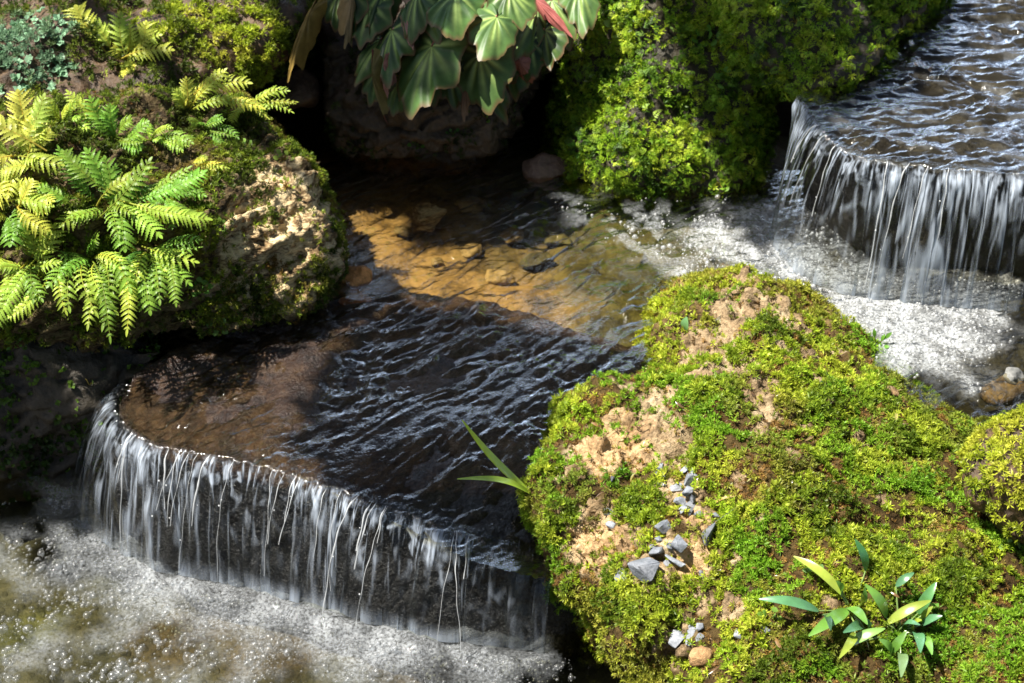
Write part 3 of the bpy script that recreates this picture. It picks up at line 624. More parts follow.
sheet("water", up_poly, .199, .0027, lambda V: (.5 + .9 * ss(-.3, .3, noise(V, 6, 66))) * waves(V, 42, .0088, .1, .42, 61, 3, .5) + waves(V, 100, .0020, .2, .6, 63, 2), lambda V: .10 * ss(.2, .5, fbm(V, 20, 3, 65)), M_WATER, "dark rippled water sliding over the upper ledge at the top right")
base_curve, _ = spline([P(*a, LOWZ) for a in [(92, 500), (98, 530), (135, 560), (200, 590), (290, 612), (380, 640), (460, 652), (560, 660)]], 60)
low_poly = np.array([(-2.1, -1.8), (.9, -1.8), (.9, .2), (-2.1, .2)])
def f_low(V):
    d = d_curve(V, base_curve); n = fbm(V, 13, 3, 51)
    return np.clip(.50 * np.exp(-d / .05) + .0 + .36 * n - .3 * ss(-.72, -.85, V[:, 0] - .3 * (V[:, 1] + .2)) - .8 * ss(-.02, .1, V[:, 0] + .1 * n) * ss(-.36, -.45, V[:, 1]), 0, .8) * .8
sheet("water", low_poly, LOWZ, .005, lambda V: .010 * np.exp(-d_curve(V, base_curve) / .08) * fbm(V, 30, 3, 53) + .004 * fbm(V, 22, 3, 54), f_low, M_LOWWATER, "foaming water of the lower pool at the bottom left")

def fall(lip, n_u, z0, drop, outflow, seed, label, jets, foam_glare_k, amp):
    L, u = spline(lip, n_u); L[:, :2] += .005 * np.stack([noise(np.stack([u * 28, u * 0 + seed, u * 0], 1), 1, 3), noise(np.stack([u * 28, u * 0 + seed, u * 0], 1), 1, 4)], 1) + .0025 * np.stack([noise(np.stack([u * 75, u * 0 + seed, u * 0], 1), 1, 5), noise(np.stack([u * 75, u * 0 + seed, u * 0], 1), 1, 6)], 1)
    t = np.gradient(L, axis=0); t /= np.linalg.norm(t, axis=1)[:, None]
    N = np.stack([t[:, 1], -t[:, 0], 0 * t[:, 0]], 1)
    if N[len(N) // 2] @ [0, -1, 0] < 0: N = -N
    for _ in range(30): N[1:-1] = (N[:-2] + N[2:] + N[1:-1]) / 3
    N /= np.linalg.norm(N, axis=1)[:, None]
    nv = 96; v = np.concatenate([np.linspace(-.08, 0, 6, endpoint=False), np.linspace(0, 1, nv - 6) ** 1.25])
    tau = np.clip(v, 0, 1); d = np.where(v < 0, v * .12, outflow * tau); z = np.where(v < 0, .0035, .0035 - drop * (.06 * tau + .94 * tau ** 2))
    U = np.repeat(u, nv); T = np.tile(v, n_u)
    of = (1 + (.45 if z0 == 0 else -.75) * ss(.14, .0, u / u[-1]))[:, None, None]; V = (L[:, None] + N[:, None] * d[None, :, None] * of); dz = L[:, 2] - z0; V[..., 2] = z0 + np.where(v < 0, .0035 - v * 0, .0035)[None] + (z - .0035)[None] * ((drop + dz) / drop)[:, None] + dz[:, None]; V = V.reshape(-1, 3)
    q = np.stack([U * 66 + .8 * noise(np.stack([U * 20, T * 3, U * 0], 1), 1, seed), T * 2.2, U * 0 + seed], 1)
    q2 = np.stack([U * 170 + 1.2 * noise(np.stack([U * 40, T * 4, U * 0], 1), 1, seed + 3), T * 5.0, U * 0 + seed], 1)
    r1 = noise(q, 1, seed + 5); r2 = noise(q2, 1, seed + 6); g = ss(-.05, .3, T)
    Nn = np.repeat(N, nv, 0)
    V = V + Nn * (g * (amp * r1 + amp * .4 * r2))[:, None]; V[:, 2] += (1 - g) * .0025 * r1 + .001 * r2 * (T < 0)
    lump = 1.5 * noise(np.stack([U * 9, T * 1.0, U * 0 + 5], 1), 1, seed + 9)
    q3 = np.stack([U * 85 + .9 * noise(np.stack([U * 60, T * 9, U * 0], 1), 1, seed + 4), T * 3.2 + 1.4 * noise(np.stack([U * 50, T * 6, U * 0 + 3], 1), 1, seed + 8), U * 0 + seed], 1); r3 = noise(q3, 1, seed + 7) + .5 * noise(q3 * 2.3, 1, seed + 17)
    up_ = ss(.78, .25, T + .35 * lump) * ss(.0, .22, T)
    fo = np.clip((r3 * .9 + r2 * .6 + .55 * lump + .06) * 1.9, 0, 1) * up_ * foam_glare_k * .92 + np.clip((r2 * 1.0 + r1 * .7 + .45 * lump - .24) * 2.4, 0, 1) * foam_glare_k * .8 * ss(0, .2, T) * (1 - .3 * T)  # aerated streaks, plus sky glare painted as patches over the upper curtain
    r4 = noise(np.stack([U * 430 + 1.5 * noise(np.stack([U * 60, T * 3, U * 0], 1), 1, seed + 31), T * 2.4, U * 0 + seed], 1), 1, seed + 33)
    fo = fo * .8 + .45 * np.clip((r4 + .35 * lump + .25 * r1 - .12) * 3.2, 0, 1) * ss(.03, .2, T) * (1 - .45 * T)
    fo = np.maximum(fo, .55 * ss(.9, 1.0, T) * (.5 + r1)); fo *= 1 - (.85 if z0 == 0 else 0) * ss(.82, .97, U / u[-1]); fo *= 1 - (.5 if z0 == 0 else 0) * ss(.22, .05, U / u[-1])
    i = np.arange(n_u - 1)[:, None] * nv + np.arange(nv - 1)[None]; F = np.stack([i, i + 1, i + nv + 1, i + nv], -1).reshape(-1, 4)
    loc = L.mean(0); e = empty("waterfall", loc, label, None, kind="structure")
    mk("water_sheet", V, F, M_FALL, e, None, True, loc, {"foam": fo, "flow": np.stack([U * 210, T * 2.2, U * 0], 1)})
    r = np.random.default_rng(seed)
    for (f0, wid, ln, out) in jets:
        k = int(f0 * (n_u - 1)); m = 46; s = np.linspace(0, ln, m)
        side = r.normal(-.012, .010)
        dd = (outflow * out) * s + .004; zz = .005 - drop * (.05 * s + .95 * s * s)
        pts = L[k] + N[k] * dd[:, None] + t[k] * (side * s + .0022 * np.sin(s * r.uniform(3, 7) + r.uniform(0, 6)) + .0007 * np.sin(s * r.uniform(16, 26)))[:, None]
        pts[:, 2] = L[k, 2] + .004 + (zz - .004) * (drop + L[k, 2] - z0) / drop
        rad = .55 * wid * (.45 + .55 * np.abs(np.sin(s * r.uniform(6, 12) + r.uniform(0, 3)))) * (1 - .35 * s) * (.7 + .6 * np.clip(noise(np.stack([s * 16, s * 0 + k, s * 0], 1), 1, seed) + .3, 0, 1)) * np.minimum(1, s * 6 + .12)
        mb = MB(); tube(mb, pts, rad, 6)
        for _ in range(int(2.2 * r.random())):
            c = pts[r.integers(m // 2, m)] + r.normal(0, .004, 3); blob(mb, c, r.uniform(.0008, .0017))
        mb.build("water_thread", M_JET, e, loc)
    return L, N
def blob(mb, c, r, n=6):
    th = np.linspace(0, 2 * np.pi, n, endpoint=False); V = [c + [0, 0, r]]
    for el in (.6, -.3): V += [c + r * np.array([math.cos(a) * math.cos(el), math.sin(a) * math.cos(el), math.sin(el)]) for a in th]
    V.append(c - [0, 0, r]); F = []
    for k in range(n):
        k2 = (k + 1) % n; F += [[0, 1 + k, 1 + k2], [1 + k, 1 + n + k, 1 + n + k2], [1 + k, 1 + n + k2, 1 + k2], [1 + 2 * n, 1 + n + k2, 1 + n + k]]
    mb.add(V, F)
rj = np.random.default_rng(5)
jl = [(f, rj.choice([.0011, .0016, .0028], p=[.45, .35, .2]), rj.uniform(.45, 1.0), rj.uniform(1.0, 1.5)) for f in np.sort(np.concatenate([rj.uniform(.12, .97, 16), rj.normal(.3, .05, 5), rj.normal(.62, .07, 6)])) if .1 < f < .88]
fall(LIPW[1:], 900, .0, -LOWZ + .003, .064, 3, "lower waterfall, a thin glittering curtain and white threads dropping off the brown ledge", jl, .62, .0052)
ju = [(f, rj.uniform(.0012, .0030), rj.uniform(.5, 1.0), rj.uniform(.9, 1.25)) for f in np.linspace(.12, .97, 18) if rj.random() > .25]
fall(ULIPW, 620, .2, .203, .055, 9, "upper waterfall pouring in a blurred curtain from the top right ledge", ju, .65, .005)

# bubbles: domes of film floating where the falls beat air into the water
def bubbles(name, pts, rad, label, mat=M_BUBBLE):
    n = 8; V = []; th = np.linspace(0, 2 * np.pi, n, endpoint=False)
    for el in (0.0, .55, 1.1): V += [[math.cos(a) * math.cos(el), math.sin(a) * math.cos(el), math.sin(el)] for a in th]
    V.append([0, 0, 1]); V = np.array(V); F4 = []; F3 = []
    for r_ in range(2):
        for k in range(n): F4.append([r_ * n + k, r_ * n + (k + 1) % n, (r_ + 1) * n + (k + 1) % n, (r_ + 1) * n + k])
    for k in range(n): F3.append([2 * n + k, 2 * n + (k + 1) % n, 3 * n])
    m = len(pts); VV = (pts[:, None] + V[None] * rad[:, None, None]).reshape(-1, 3); off = (np.arange(m) * len(V))[:, None, None]
    o = mk(name, VV, [(np.array(F4)[None] + off).reshape(-1, 4), (np.array(F3)[None] + off).reshape(-1, 3)], mat, None, None, True)
    return tag(o, label, kind="stuff")
def sample(n, lo, hi, dens, seed):
    r = np.random.default_rng(seed); p = np.stack([r.uniform(lo[0], hi[0], n), r.uniform(lo[1], hi[1], n), np.zeros(n)], 1)
    return p[r.random(n) < dens(p)], r
p, r = sample(110000, (-.95, -.62), (.12, -.02), lambda p: ss(-.004, .006, (p[:, 1] - np.interp(p[:, 0], base_curve[:, 0], base_curve[:, 1])) * -1) * np.clip(.04 + .9 * np.exp(-d_curve(p, base_curve) / .075) + .5 * fbm(p, 14, 3, 51) - .75 * ss(-.0, .1, p[:, 0]) * ss(-.36, -.45, p[:, 1]) - .5 * ss(-.74, -.84, p[:, 0] - .4 * (p[:, 1] + .2)), 0, .8) * .5, 21)
p[:, 2] = LOWZ + .010 * np.exp(-d_curve(p, base_curve) / .08) * fbm(p, 30, 3, 53)
rad = np.clip(r.lognormal(math.log(.0011), .55, len(p)) * (1 + 1.3 * ss(.02, .16, d_curve(p, base_curve))), .0006, .008)
bubbles("foam", p, rad, "white bubbles floating on the lower pool below the waterfall")
p, r = sample(60000, (.0, -.2), (.9, .5), lambda p: np.clip(.75 * ss(.05, -.03, sd_poly(p, chan) + .04 * noise(p, 20, 43)) + .35 * ss(.03, -.05, sd_poly(p, chan2)) * ss(.0, .25, fbm(p, 24, 3, 46)), 0, 1) * .5, 22)
p[:, 2] = h_mid(p) - .0005
bubbles("foam", p, np.clip(r.lognormal(math.log(.0013), .5, len(p)), .0006, .005), "white bubbles below the upper waterfall and along the mossy block", M_FROTH)

# ------------------------------------------------------------------ plants
def leaf_blade(mb, B, T, width, up, arch=.15, n=10, fold=.25, tint=(.1, .2, .02), shape=1.0, tip_droop=0.0):
    B = np.asarray(B, float); T = np.asarray(T, float); ax = T - B; ln = np.linalg.norm(ax); up = np.asarray(up, float)
    up = up - ax * (up @ ax) / ln ** 2; up /= np.linalg.norm(up) + 1e-9; sd = np.cross(ax / ln, up)
    V = []; ts = np.linspace(0, 1, n)
    for t in ts:
        c = B + ax * t + up * (arch * ln * math.sin(math.pi * min(1, t * (1 - .15 * tip_droop))))
        w = width * .5 * (math.sin(math.pi * (.06 + .92 * t ** shape)) ** .75)
        V += [c - sd * w + up * w * fold, c, c + sd * w + up * w * fold]
    F = []
    for k in range(n - 1):
        a = 3 * k; F += [[a, a + 1, a + 4, a + 3], [a + 1, a + 2, a + 5, a + 4]]
    mb.add(V, F, tint)
def frond_mesh(B, T, width, n_p, tint, lift=.25, teeth=5, r=None, sag=.3, ratio=.32, start=.18):
    """one fern frond: arched midrib and toothed leaflets on both sides"""
    r = r or random; B = np.asarray(B, float); T = np.asarray(T, float); ln = np.linalg.norm(T - B)
    view = (CAM_LOC - B) / np.linalg.norm(CAM_LOC - B); up = np.array([0, 0, 1.0]) * .75 + view * .45
    ax = (T - B) / ln; up = up - ax * (up @ ax); up /= np.linalg.norm(up)
    M = (B + T) / 2 + up * lift * ln + np.cross(ax, up) * ln * r.uniform(-.28, .28)
    cv = lambda t: (1 - t) ** 2 * B + 2 * t * (1 - t) * M + t * t * T
    dv = lambda t: 2 * (1 - t) * (M - B) + 2 * t * (T - M)
    mb = MB(); tt = np.linspace(0, 1, 14); tube(mb, [cv(t) for t in tt], np.linspace(.0013, .0005, 14), 5, np.array(tint) * [1.1, .85, .9])
    for k in range(n_p):
        t = start + (1 - start) * (k + .3) / n_p; c = cv(t); d = dv(t); d /= np.linalg.norm(d); u = up - d * (up @ d); u /= np.linalg.norm(u)
        s = np.cross(d, u); prof = (math.sin(math.pi * (.14 + .84 * (1 - (t - start) / (1 - start)) ** .85)) ** .7) * (1 if t < .93 else .7)
        for sg in (-1, 1):
            l = width * prof * r.uniform(.85, 1.1); dirn = s * sg * .88 + d * (.34 + .35 * t); dirn /= np.linalg.norm(dirn); pw = min(l * ratio * .5, (1 - start) * ln / n_p * .46) + .0006
            pside = np.cross(dirn, u); tc = np.array(tint) * r.uniform(.82, 1.18); V = []; n = 2 * teeth + 1
            roll = r.uniform(-.35, .35); dirn = dirn + u * r.uniform(-.18, .12) + d * r.uniform(-.12, .12); dirn /= np.linalg.norm(dirn)
            for j in range(n):
                q = j / (n - 1); pc = c + dirn * l * q + u * (l * (.10 * math.sin(q * 3) - sag * q * q))
                w = pw * (1.0 if j % 2 else .52) * (1 - q ** 1.7) ** .8 + .0001; fw = dirn * (pw * .35 if j % 2 else 0)
                V += [pc - pside * w + fw + u * w * (.25 + roll), pc, pc + pside * w + fw + u * w * (.25 - roll)]
            F = []
            for j in range(n - 1):
                a = 3 * j; F += [[a, a + 1, a + 4, a + 3], [a + 1, a + 2, a + 5, a + 4]]
            mb.add(V, F, tc)
    leaf_blade(mb, cv(.97), T + (T - cv(.9)) * .5, width * .25, up, .02, 5, .2, tint)
    return mb
def fern(hub, fronds, label, tint, hz=.01):
    b, n = hit(*hub); B = b - n * .004; e = empty("fern", B, label, "fern", "ferns on the left boulder and bank")
    d0 = depth_of(B + [0, 0, hz])
    rf = random.Random(int(hub[0] * 31 + hub[1])); more_ = []
    for f in fronds:
        q = rf.uniform(.55, .9); more_.append((hub[0] + (f[0] - hub[0]) * q + rf.uniform(-13, 13), hub[1] + (f[1] - hub[1]) * q + rf.uniform(-11, 11), f[2] * rf.uniform(.6, .8)) + tuple(f[3:6]))
    for k, f in enumerate(list(fronds) + more_):
        tx, ty, w = f[:3]; dz = f[3] if len(f) > 3 else 0; lift = f[4] if len(f) > 4 else .22
        tn = f[5] if len(f) > 5 else tint
        T = PD(tx, ty, d0 - .02 - dz); ln_px = math.hypot(tx - hub[0], ty - hub[1])
        base = B
        if w > 17 and len(f) <= 6: base = PD(hub[0] + rf.uniform(-20, 20), hub[1] + rf.uniform(-12, 16), d0 - .004 + rf.uniform(-.008, .006))
        if len(f) > 6: base = PD(*f[6], d0 - .012); ln_px = math.hypot(tx - f[6][0], ty - f[6][1])
        wd = w * mmpx(B); tn = np.array(tn) * rf.uniform(.72, 1.18) * [rf.uniform(.85, 1.2), 1, 1]
        if np.linalg.norm(T - base) < .015: continue
        hang = ty > 255 and w > 20
        if hang: wd *= .60
        m = frond_mesh(base, T, wd * .74, max(9, int(ln_px / (4.2 if hang else 5.4 if w > 16 else 5.0))), tn, lift, teeth=6 if w > 16 else 4, ratio=.30 if w > 16 else .36)
        m.build("frond", M_FERN, e, B, smooth=False)
    return e
YF = (.48, .56, .08); GF = (.22, .40, .05); LF = (.38, .53, .07); DF = (.10, .22, .03); YY = (.50, .58, .10)
fern((125, 58), [(76, 7, 26, 0, .12), (121, 14, 20), (146, 22, 18), (172, 50, 20), (137, 78, 15), (68, 90, 20), (100, 30, 20), (160, 35, 15)], "yellow green fern, the highest on the left bank, with long spreading fronds", (.56, .66, .10))
fern((187, 112), [(249, 83, 17), (186, 78, 13), (225, 70, 15), (262, 108, 13), (175, 90, 10)], "small pale fern on the crest of the left boulder, right of the highest fern", YF)
fern((248, 108), [(269, 109, 9), (288, 91, 12), (232, 122, 9), (296, 102, 8), (292, 112, 8)], "tiny fern on the right end of the boulder crest by the dark gap", LF)
fern((116, 138), [(90, 98, 17), (68, 92, 15, 0, .2, YF), (148, 122, 18), (79, 148, 18), (140, 150, 16), (110, 105, 14), (60, 120, 14)], "mid green fern below the highest fern on the left boulder", GF)
fern((152, 142), [(192, 143, 14), (126, 140, 12), (151, 127, 10), (182, 150, 12), (165, 128, 9)], "small low fern on the dark middle of the left boulder", LF)
fern((190, 165), [(215, 170, 9), (205, 160, 8), (228, 168, 6)], "smallest fern sprig on the bare stone right of the big fern cluster", YF)
fern((108, 206), [(63, 152, 22, 0, .2, GF), (86, 150, 20, 0, .2, GF), (37, 187, 18, 0, .2, GF), (150, 160, 20, 0, .15, GF), (204, 172, 20, 0, .12, GF), (208, 219, 20, 0, .2, LF), (105, 158, 18, 0, .15, GF), (180, 190, 16, 0, .2, DF), (135, 178, 18, 0, .2, LF), (160, 236, 20, .02, .25, LF), (60, 226, 20, .02, .25, LF), (125, 250, 20, .03, .3, GF)],
     "dark green fern in the middle of the left boulder with fronds reaching up", GF, .03)
fern((150, 252), [(196, 262, 20, .01, .3, LF), (176, 304, 22, .03, .35, LF), (150, 312, 20, .04, .35, GF), (190, 284, 18, .02, .3, GF), (128, 300, 20, .04, .35, LF), (200, 240, 15, .01, .2, GF), (124, 262, 16, .02, .25, DF)],
     "fern with drooping light fronds beside the bare pale nose of the boulder", LF, .02)
fern((92, 262), [(127, 331, 24, .05, .4, LF), (110, 338, 22, .06, .4, GF), (88, 326, 24, .06, .4, LF), (66, 312, 22, .05, .35, LF), (48, 286, 20, .04, .3, GF), (130, 290, 20, .04, .3, GF), (120, 268, 16, .03, .25, LF), (60, 256, 16, .02, .2, DF), (98, 236, 14, .01, .2, GF)],
     "fern hanging lowest in the cluster, its tips over the dark shaded bank", LF, .02)
fern((30, 262), [(-6, 325, 34, .03, .3, LF), (8, 318, 26, .03, .25, LF), (-20, 270, 28, .02), (42, 300, 24, .03, .3, GF), (60, 262, 22, .01), (22, 215, 22), (55, 225, 20, 0, .2, YF)], "broad light green fern drooping at the left edge below the yellow fern", LF, .03)
fern((28, 160), [(18, 92, 26, 0, .12, YY), (44, 96, 20, 0, .12, YY), (-14, 120, 30, 0, .15, YY), (-20, 165, 30, .01, .2, YY), (62, 165, 20, .01, .2, YF), (30, 118, 22, 0, .1, YY), (-8, 200, 26, .02, .2, YY), (50, 130, 18, 0, .15, YF)], "yellowest fern, glowing at the left edge of the view", YY, .02)
fern((20, 205), [(52, 206, 20, .01, .2, YF), (48, 230, 20, .01, .25, YF), (-15, 215, 26, .02, .2, YF), (10, 245, 22, .02, .3, GF), (32, 180, 18)], "olive yellow fern tucked between the yellowest fern and the broad drooping one", YF, .02)

fern((168, 196), [(205, 196, 12), (196, 178, 11), (150, 205, 12), (190, 215, 14, .01), (172, 228, 13, .02)], "small fern between the fern cluster and the bare stone", GF)
fern((62, 122), [(30, 108, 13), (88, 128, 12), (50, 100, 11), (75, 104, 10), (45, 138, 13)], "low fern among moss above the yellowest fern", LF)
fern((205, 130), [(238, 138, 9), (222, 118, 8), (190, 122, 9), (218, 146, 9)], "tiny fern under the pale fern on the boulder crest", GF)

# small herbs with round leaflets
def herb(px, py, n, size_px, label, tint, tall=.0, name="seedling", cat="seedling", group=None, z=None, shape="round"):
    b, nr = hit(px, py) if z is None else (P(px, py, z), np.array([0, 0, 1.0])); k = mmpx(b); mb = MB(); r = np.random.default_rng(int(px * 7 + py)); s = size_px * k
    view = (CAM_LOC - b) / np.linalg.norm(CAM_LOC - b)
    for i in range(n):
        az = 2.4 * i + r.uniform(-.4, .4); rr = s * (.35 + .65 * math.sqrt(i / max(1, n - 1)))
        o = RGT * math.cos(az) * rr + UPV * math.sin(az) * rr * .8 + np.array([0, 0, 1]) * (tall * k * (i / n) + s * .3) + view * s * .25
        mid = b + o * .6; tube(mb, [b - nr * .002, b + o * .35 + [0, 0, s * .12], mid], .0005 + .00002 * size_px, 4, np.array(tint) * [1.3, .7, .8])
        leaf_blade(mb, mid, b + o * 1.05 + r.normal(0, s * .06, 3), s * (.52 if shape == "round" else .26), view * .6 + [0, 0, .6] + r.normal(0, .2, 3), .08, 6, .15, np.array(tint) * r.uniform(.8, 1.25))
    o = mb.build(name, M_FERN, None, b, False); o.location = b
    return tag(o, label, cat, group)
hg = "small herbs sprouting on the rocks"
herb(240, 145, 6, 9, "seedling with pale round leaves on the dark upper side of the fern boulder", (.22, .36, .07), group=hg)
herb(248, 146, 4, 6, "tiny pale seedling touching the round leaved seedling on the fern boulder", (.2, .33, .07), group=hg)
herb(284, 160, 8, 11, "light green herb rooted on the bare pale crest of the boulder nose", (.26, .36, .06), group=hg)
herb(286, 188, 7, 12, "yellow green herb on the sunny face of the bare boulder nose", (.30, .37, .06), group=hg, shape="thin")
herb(222, 228, 7, 9, "little herb on the shaded stone right of the fern cluster", (.17, .3, .05), group=hg)
herb(190, 248, 8, 14, "feathery herb at the right fringe of the fern cluster", (.2, .32, .05), group=hg, shape="thin")
herb(200, 290, 9, 13, "dark leafy herb hanging below the right fringe of the fern cluster", (.10, .22, .04), group=hg)
herb(218, 328, 8, 13, "pale leafed herb under the lower rim of the fern boulder", (.2, .33, .09), group=hg)
herb(252, 322, 7, 9, "small herb hanging from the mossy underside of the boulder nose", (.15, .26, .05), group=hg)
herb(15, 345, 8, 11, "little fern like herb low in the shade at the left edge", (.08, .2, .03), group=hg, shape="thin")
herb(416, 146, 7, 9, "round leaved herb on the waterline of the begonia boulder", (.14, .32, .05), group=hg)
herb(453, 134, 5, 7, "faint herb in the shade of the begonia boulder above the waterline", (.08, .2, .04), group=hg)
herb(356, 148, 7, 12, "thin sprig standing at the dark left foot of the begonia boulder", (.14, .28, .05), tall=16, group=hg, shape="thin")
herb(485, 118, 3, 9, "bright single sprig under the lowest begonia leaf", (.25, .45, .06), group=hg)
herb(618, 30, 8, 16, "pale leafy herb high on the mossy block under the last begonia leaf", (.28, .4, .1), group=hg)
herb(705, 40, 9, 18, "herb with divided leaves in the upper middle of the mossy block", (.12, .28, .04), group=hg)
herb(727, 82, 8, 15, "bright divided leaf herb on the shaded side of the mossy block", (.16, .34, .06), group=hg)
herb(795, 22, 7, 12, "pale star shaped herb on top of the mossy block near the upper pool", (.26, .38, .07), group=hg)
herb(595, 82, 5, 11, "cream leafed herb on the lit left edge of the mossy block", (.36, .44, .2), group=hg)
herb(580, 150, 9, 15, "divided leaf herb on the left foot of the mossy block by the hollow", (.14, .3, .04), group=hg, shape="thin")
herb(720, 186, 7, 13, "lime green herb at the waterline of the mossy block", (.28, .5, .05), group=hg)
herb(655, 175, 7, 12, "yellow green herb low on the mossy block above the foam", (.3, .42, .06), group=hg)
herb(720, 254, 5, 14, "floating pale sprig behind the far tip of the broad boulder", (.3, .46, .12), group=hg)
herb(822, 285, 6, 12, "thin sprig on the far rim of the broad boulder over the white water", (.22, .36, .06), group=hg, shape="thin")
herb(876, 348, 9, 15, "bushy green sprig on the far rim of the broad boulder near the flat tan stone", (.12, .28, .03), tall=8, group=hg, shape="thin")
herb(828, 385, 6, 10, "pale blue green herb among moss in the middle of the broad boulder", (.2, .36, .14), group=hg)
herb(640, 580, 3, 9, "pair of pale round leaves below the gravel chips", (.38, .48, .14), group=hg)
herb(815, 575, 5, 12, "pale seedling left of the strap leaved plants", (.24, .4, .12), group=hg)
herb(770, 618, 6, 13, "soft green herb at the tip of the long blue green strap leaf", (.2, .36, .06), group=hg)
herb(1014, 548, 5, 15, "light green leaves in the shade under the small rock at the right edge", (.24, .38, .10), group=hg)
herb(545, 580, 6, 13, "yellow leafy sprig low on the water side of the broad boulder", (.34, .4, .05), group=hg)
herb(90, 130 + 255, 2, 13, "single pale leaf lit in the shade beside the lower waterfall's left end", (.24, .36, .08), group=hg)

# fallen leaves on the broad boulder
def fallen(px, py, ang, ln, w, tint, label):
    b, n = hit(px, py, .006); k = mmpx(b); d = RGT * math.cos(ang) + UPV * math.sin(ang); d = d - n * (d @ n); d /= np.linalg.norm(d); mb = MB()
    leaf_blade(mb, b - d * ln * k / 2, b + d * ln * k / 2, w * k, n, .12, 8, .25, tint); o = mb.build("fallen_leaf", M_STRAP, None, b); o.location = b; tag(o, label, "leaf", "small leaves lying on the moss")
fallen(689, 322, 1.1, 15, 10, (.16, .33, .12), "small oval green leaf lying on the far end of the broad boulder")
fallen(716, 319, .3, 15, 7, (.75, .73, .62), "whitish dry leaf scrap beside the oval green leaf")
fallen(806, 440, .5, 18, 3, (.35, .24, .1), "thin brown twig like leaf on the moss right of the small red stone")
fallen(905, 660, .1, 40, 12, (.36, .42, .06), "pale yellow leaf at the bottom edge under the strap leaved plants") if False else None
fallen(727, 503, .0, 26, 3, (.40, .28, .08), "dry brown stalk lying right of the gravel trail")

# dead bits caught in the moss
mb = MB(); rl = np.random.default_rng(91)
for _ in range(80):
    px, py = rl.uniform(560, 1010), rl.uniform(285, 675)
    b, n = hit(px, py, .007); 
    if b[2] < .0 or n[2] < .3: continue
    d = rl.normal(0, 1, 3); d -= n * (d @ n); d /= np.linalg.norm(d); ln = rl.uniform(.003, .0085)
    leaf_blade(mb, b - d * ln, b + d * ln + n * .003, ln * rl.choice([.2, .3, .6]), n + rl.normal(0, .3, 3), .12, 5, .3, np.array([[.30, .17, .06], [.42, .30, .14], [.16, .09, .04], [.38, .34, .10]][rl.integers(4)]) * rl.uniform(.6, 1.1))
tag(mb.build("litter", M_STRAP), "brown bits of dead leaf and stem caught in the moss", kind="stuff")

# grass blade leaning over the ledge
b = hit(531, 494)[0]; e = empty("grass_plant", b, "two bright grass blades leaning from the boulder over the ledge water", "grass plant"); d0 = depth_of(b)
for tip, w, ar, tn in (((462, 420), 9, .10, (.48, .66, .06)), ((457, 479), 7, .16, (.40, .58, .06))):
    mb = MB(); leaf_blade(mb, b, PD(*tip, d0 - .05), w * mmpx(b), (.3, -.3, 1), -ar * .6 if w == 9 else ar, 16, .3, tn, .8); mb.build("blade", M_STRAP, e, b)

# strap leaved plants
def strap_plant(hub, leaves, label):
    b, n = hit(*hub); e = empty("strap_leaved_plant", b, label, "plant", "strap leaved plants on the broad boulder"); z0 = lambda x, y: 740 + x / 3.606
    for (x0, y0, x1, y1, w, tn) in leaves:
        A = hit(740 + x0 / 3.606, 510 + y0 / 3.606, .010)[0]; T = hit(740 + x1 / 3.606, 510 + y1 / 3.606, .018)[0]; T = T + (CAM_LOC - T) * .012
        mb = MB(); leaf_blade(mb, A, T, w / 3.606 * mmpx(A) * .9, n * .5 + [0, -.1, .9], .16, 12, .28, np.array(tn) * random.uniform(.85, 1.15), .9, .3)
        tube(mb, [b - n * .004, (b + A) / 2 + n * .006, A], [.0012, .0011, .0009], 5, (.2, .3, .08)); mb.build("leaf", M_STRAP, e, b)
    return e
BL = (.10, .26, .11); MG = (.15, .32, .05); YL = (.32, .40, .05)
strap_plant((847, 608), [(360, 335, 228, 182, 40, YL), (300, 382, 65, 335, 42, BL), (365, 370, 283, 440, 52, MG), (370, 350, 420, 415, 42, MG), (415, 440, 330, 475, 42, BL), (400, 455, 328, 522, 36, YL), (430, 228, 405, 135, 38, (.06, .2, .06)), (415, 345, 425, 285, 28, MG), (430, 450, 455, 425, 30, BL), (350, 330, 330, 275, 34, MG), (405, 340, 415, 300, 26, YL), (300, 400, 320, 440, 30, (.05, .12, .05))],
            "left of the two strap leaved plants, with a long blue green leaf pointing left")
strap_plant((897, 632), [(530, 390, 445, 280, 45, MG), (528, 408, 650, 345, 42, YL), (640, 385, 685, 278, 45, (.10, .26, .08)), (548, 288, 610, 253, 32, BL), (655, 422, 735, 395, 36, BL), (620, 460, 610, 400, 36, YL), (612, 465, 645, 550, 46, BL), (650, 485, 700, 555, 40, MG), (540, 540, 470, 500, 38, MG), (540, 535, 595, 470, 36, MG), (560, 535, 530, 610, 42, (.22, .34, .14)), (580, 385, 635, 352, 32, BL), (660, 405, 680, 375, 26, YL), (380, 490, 545, 445, 42, (.2, .36, .08)), (690, 350, 700, 385, 26, MG), (580, 410, 610, 415, 26, BL)],
            "right of the two strap leaved plants, a loose rosette of short leaves")

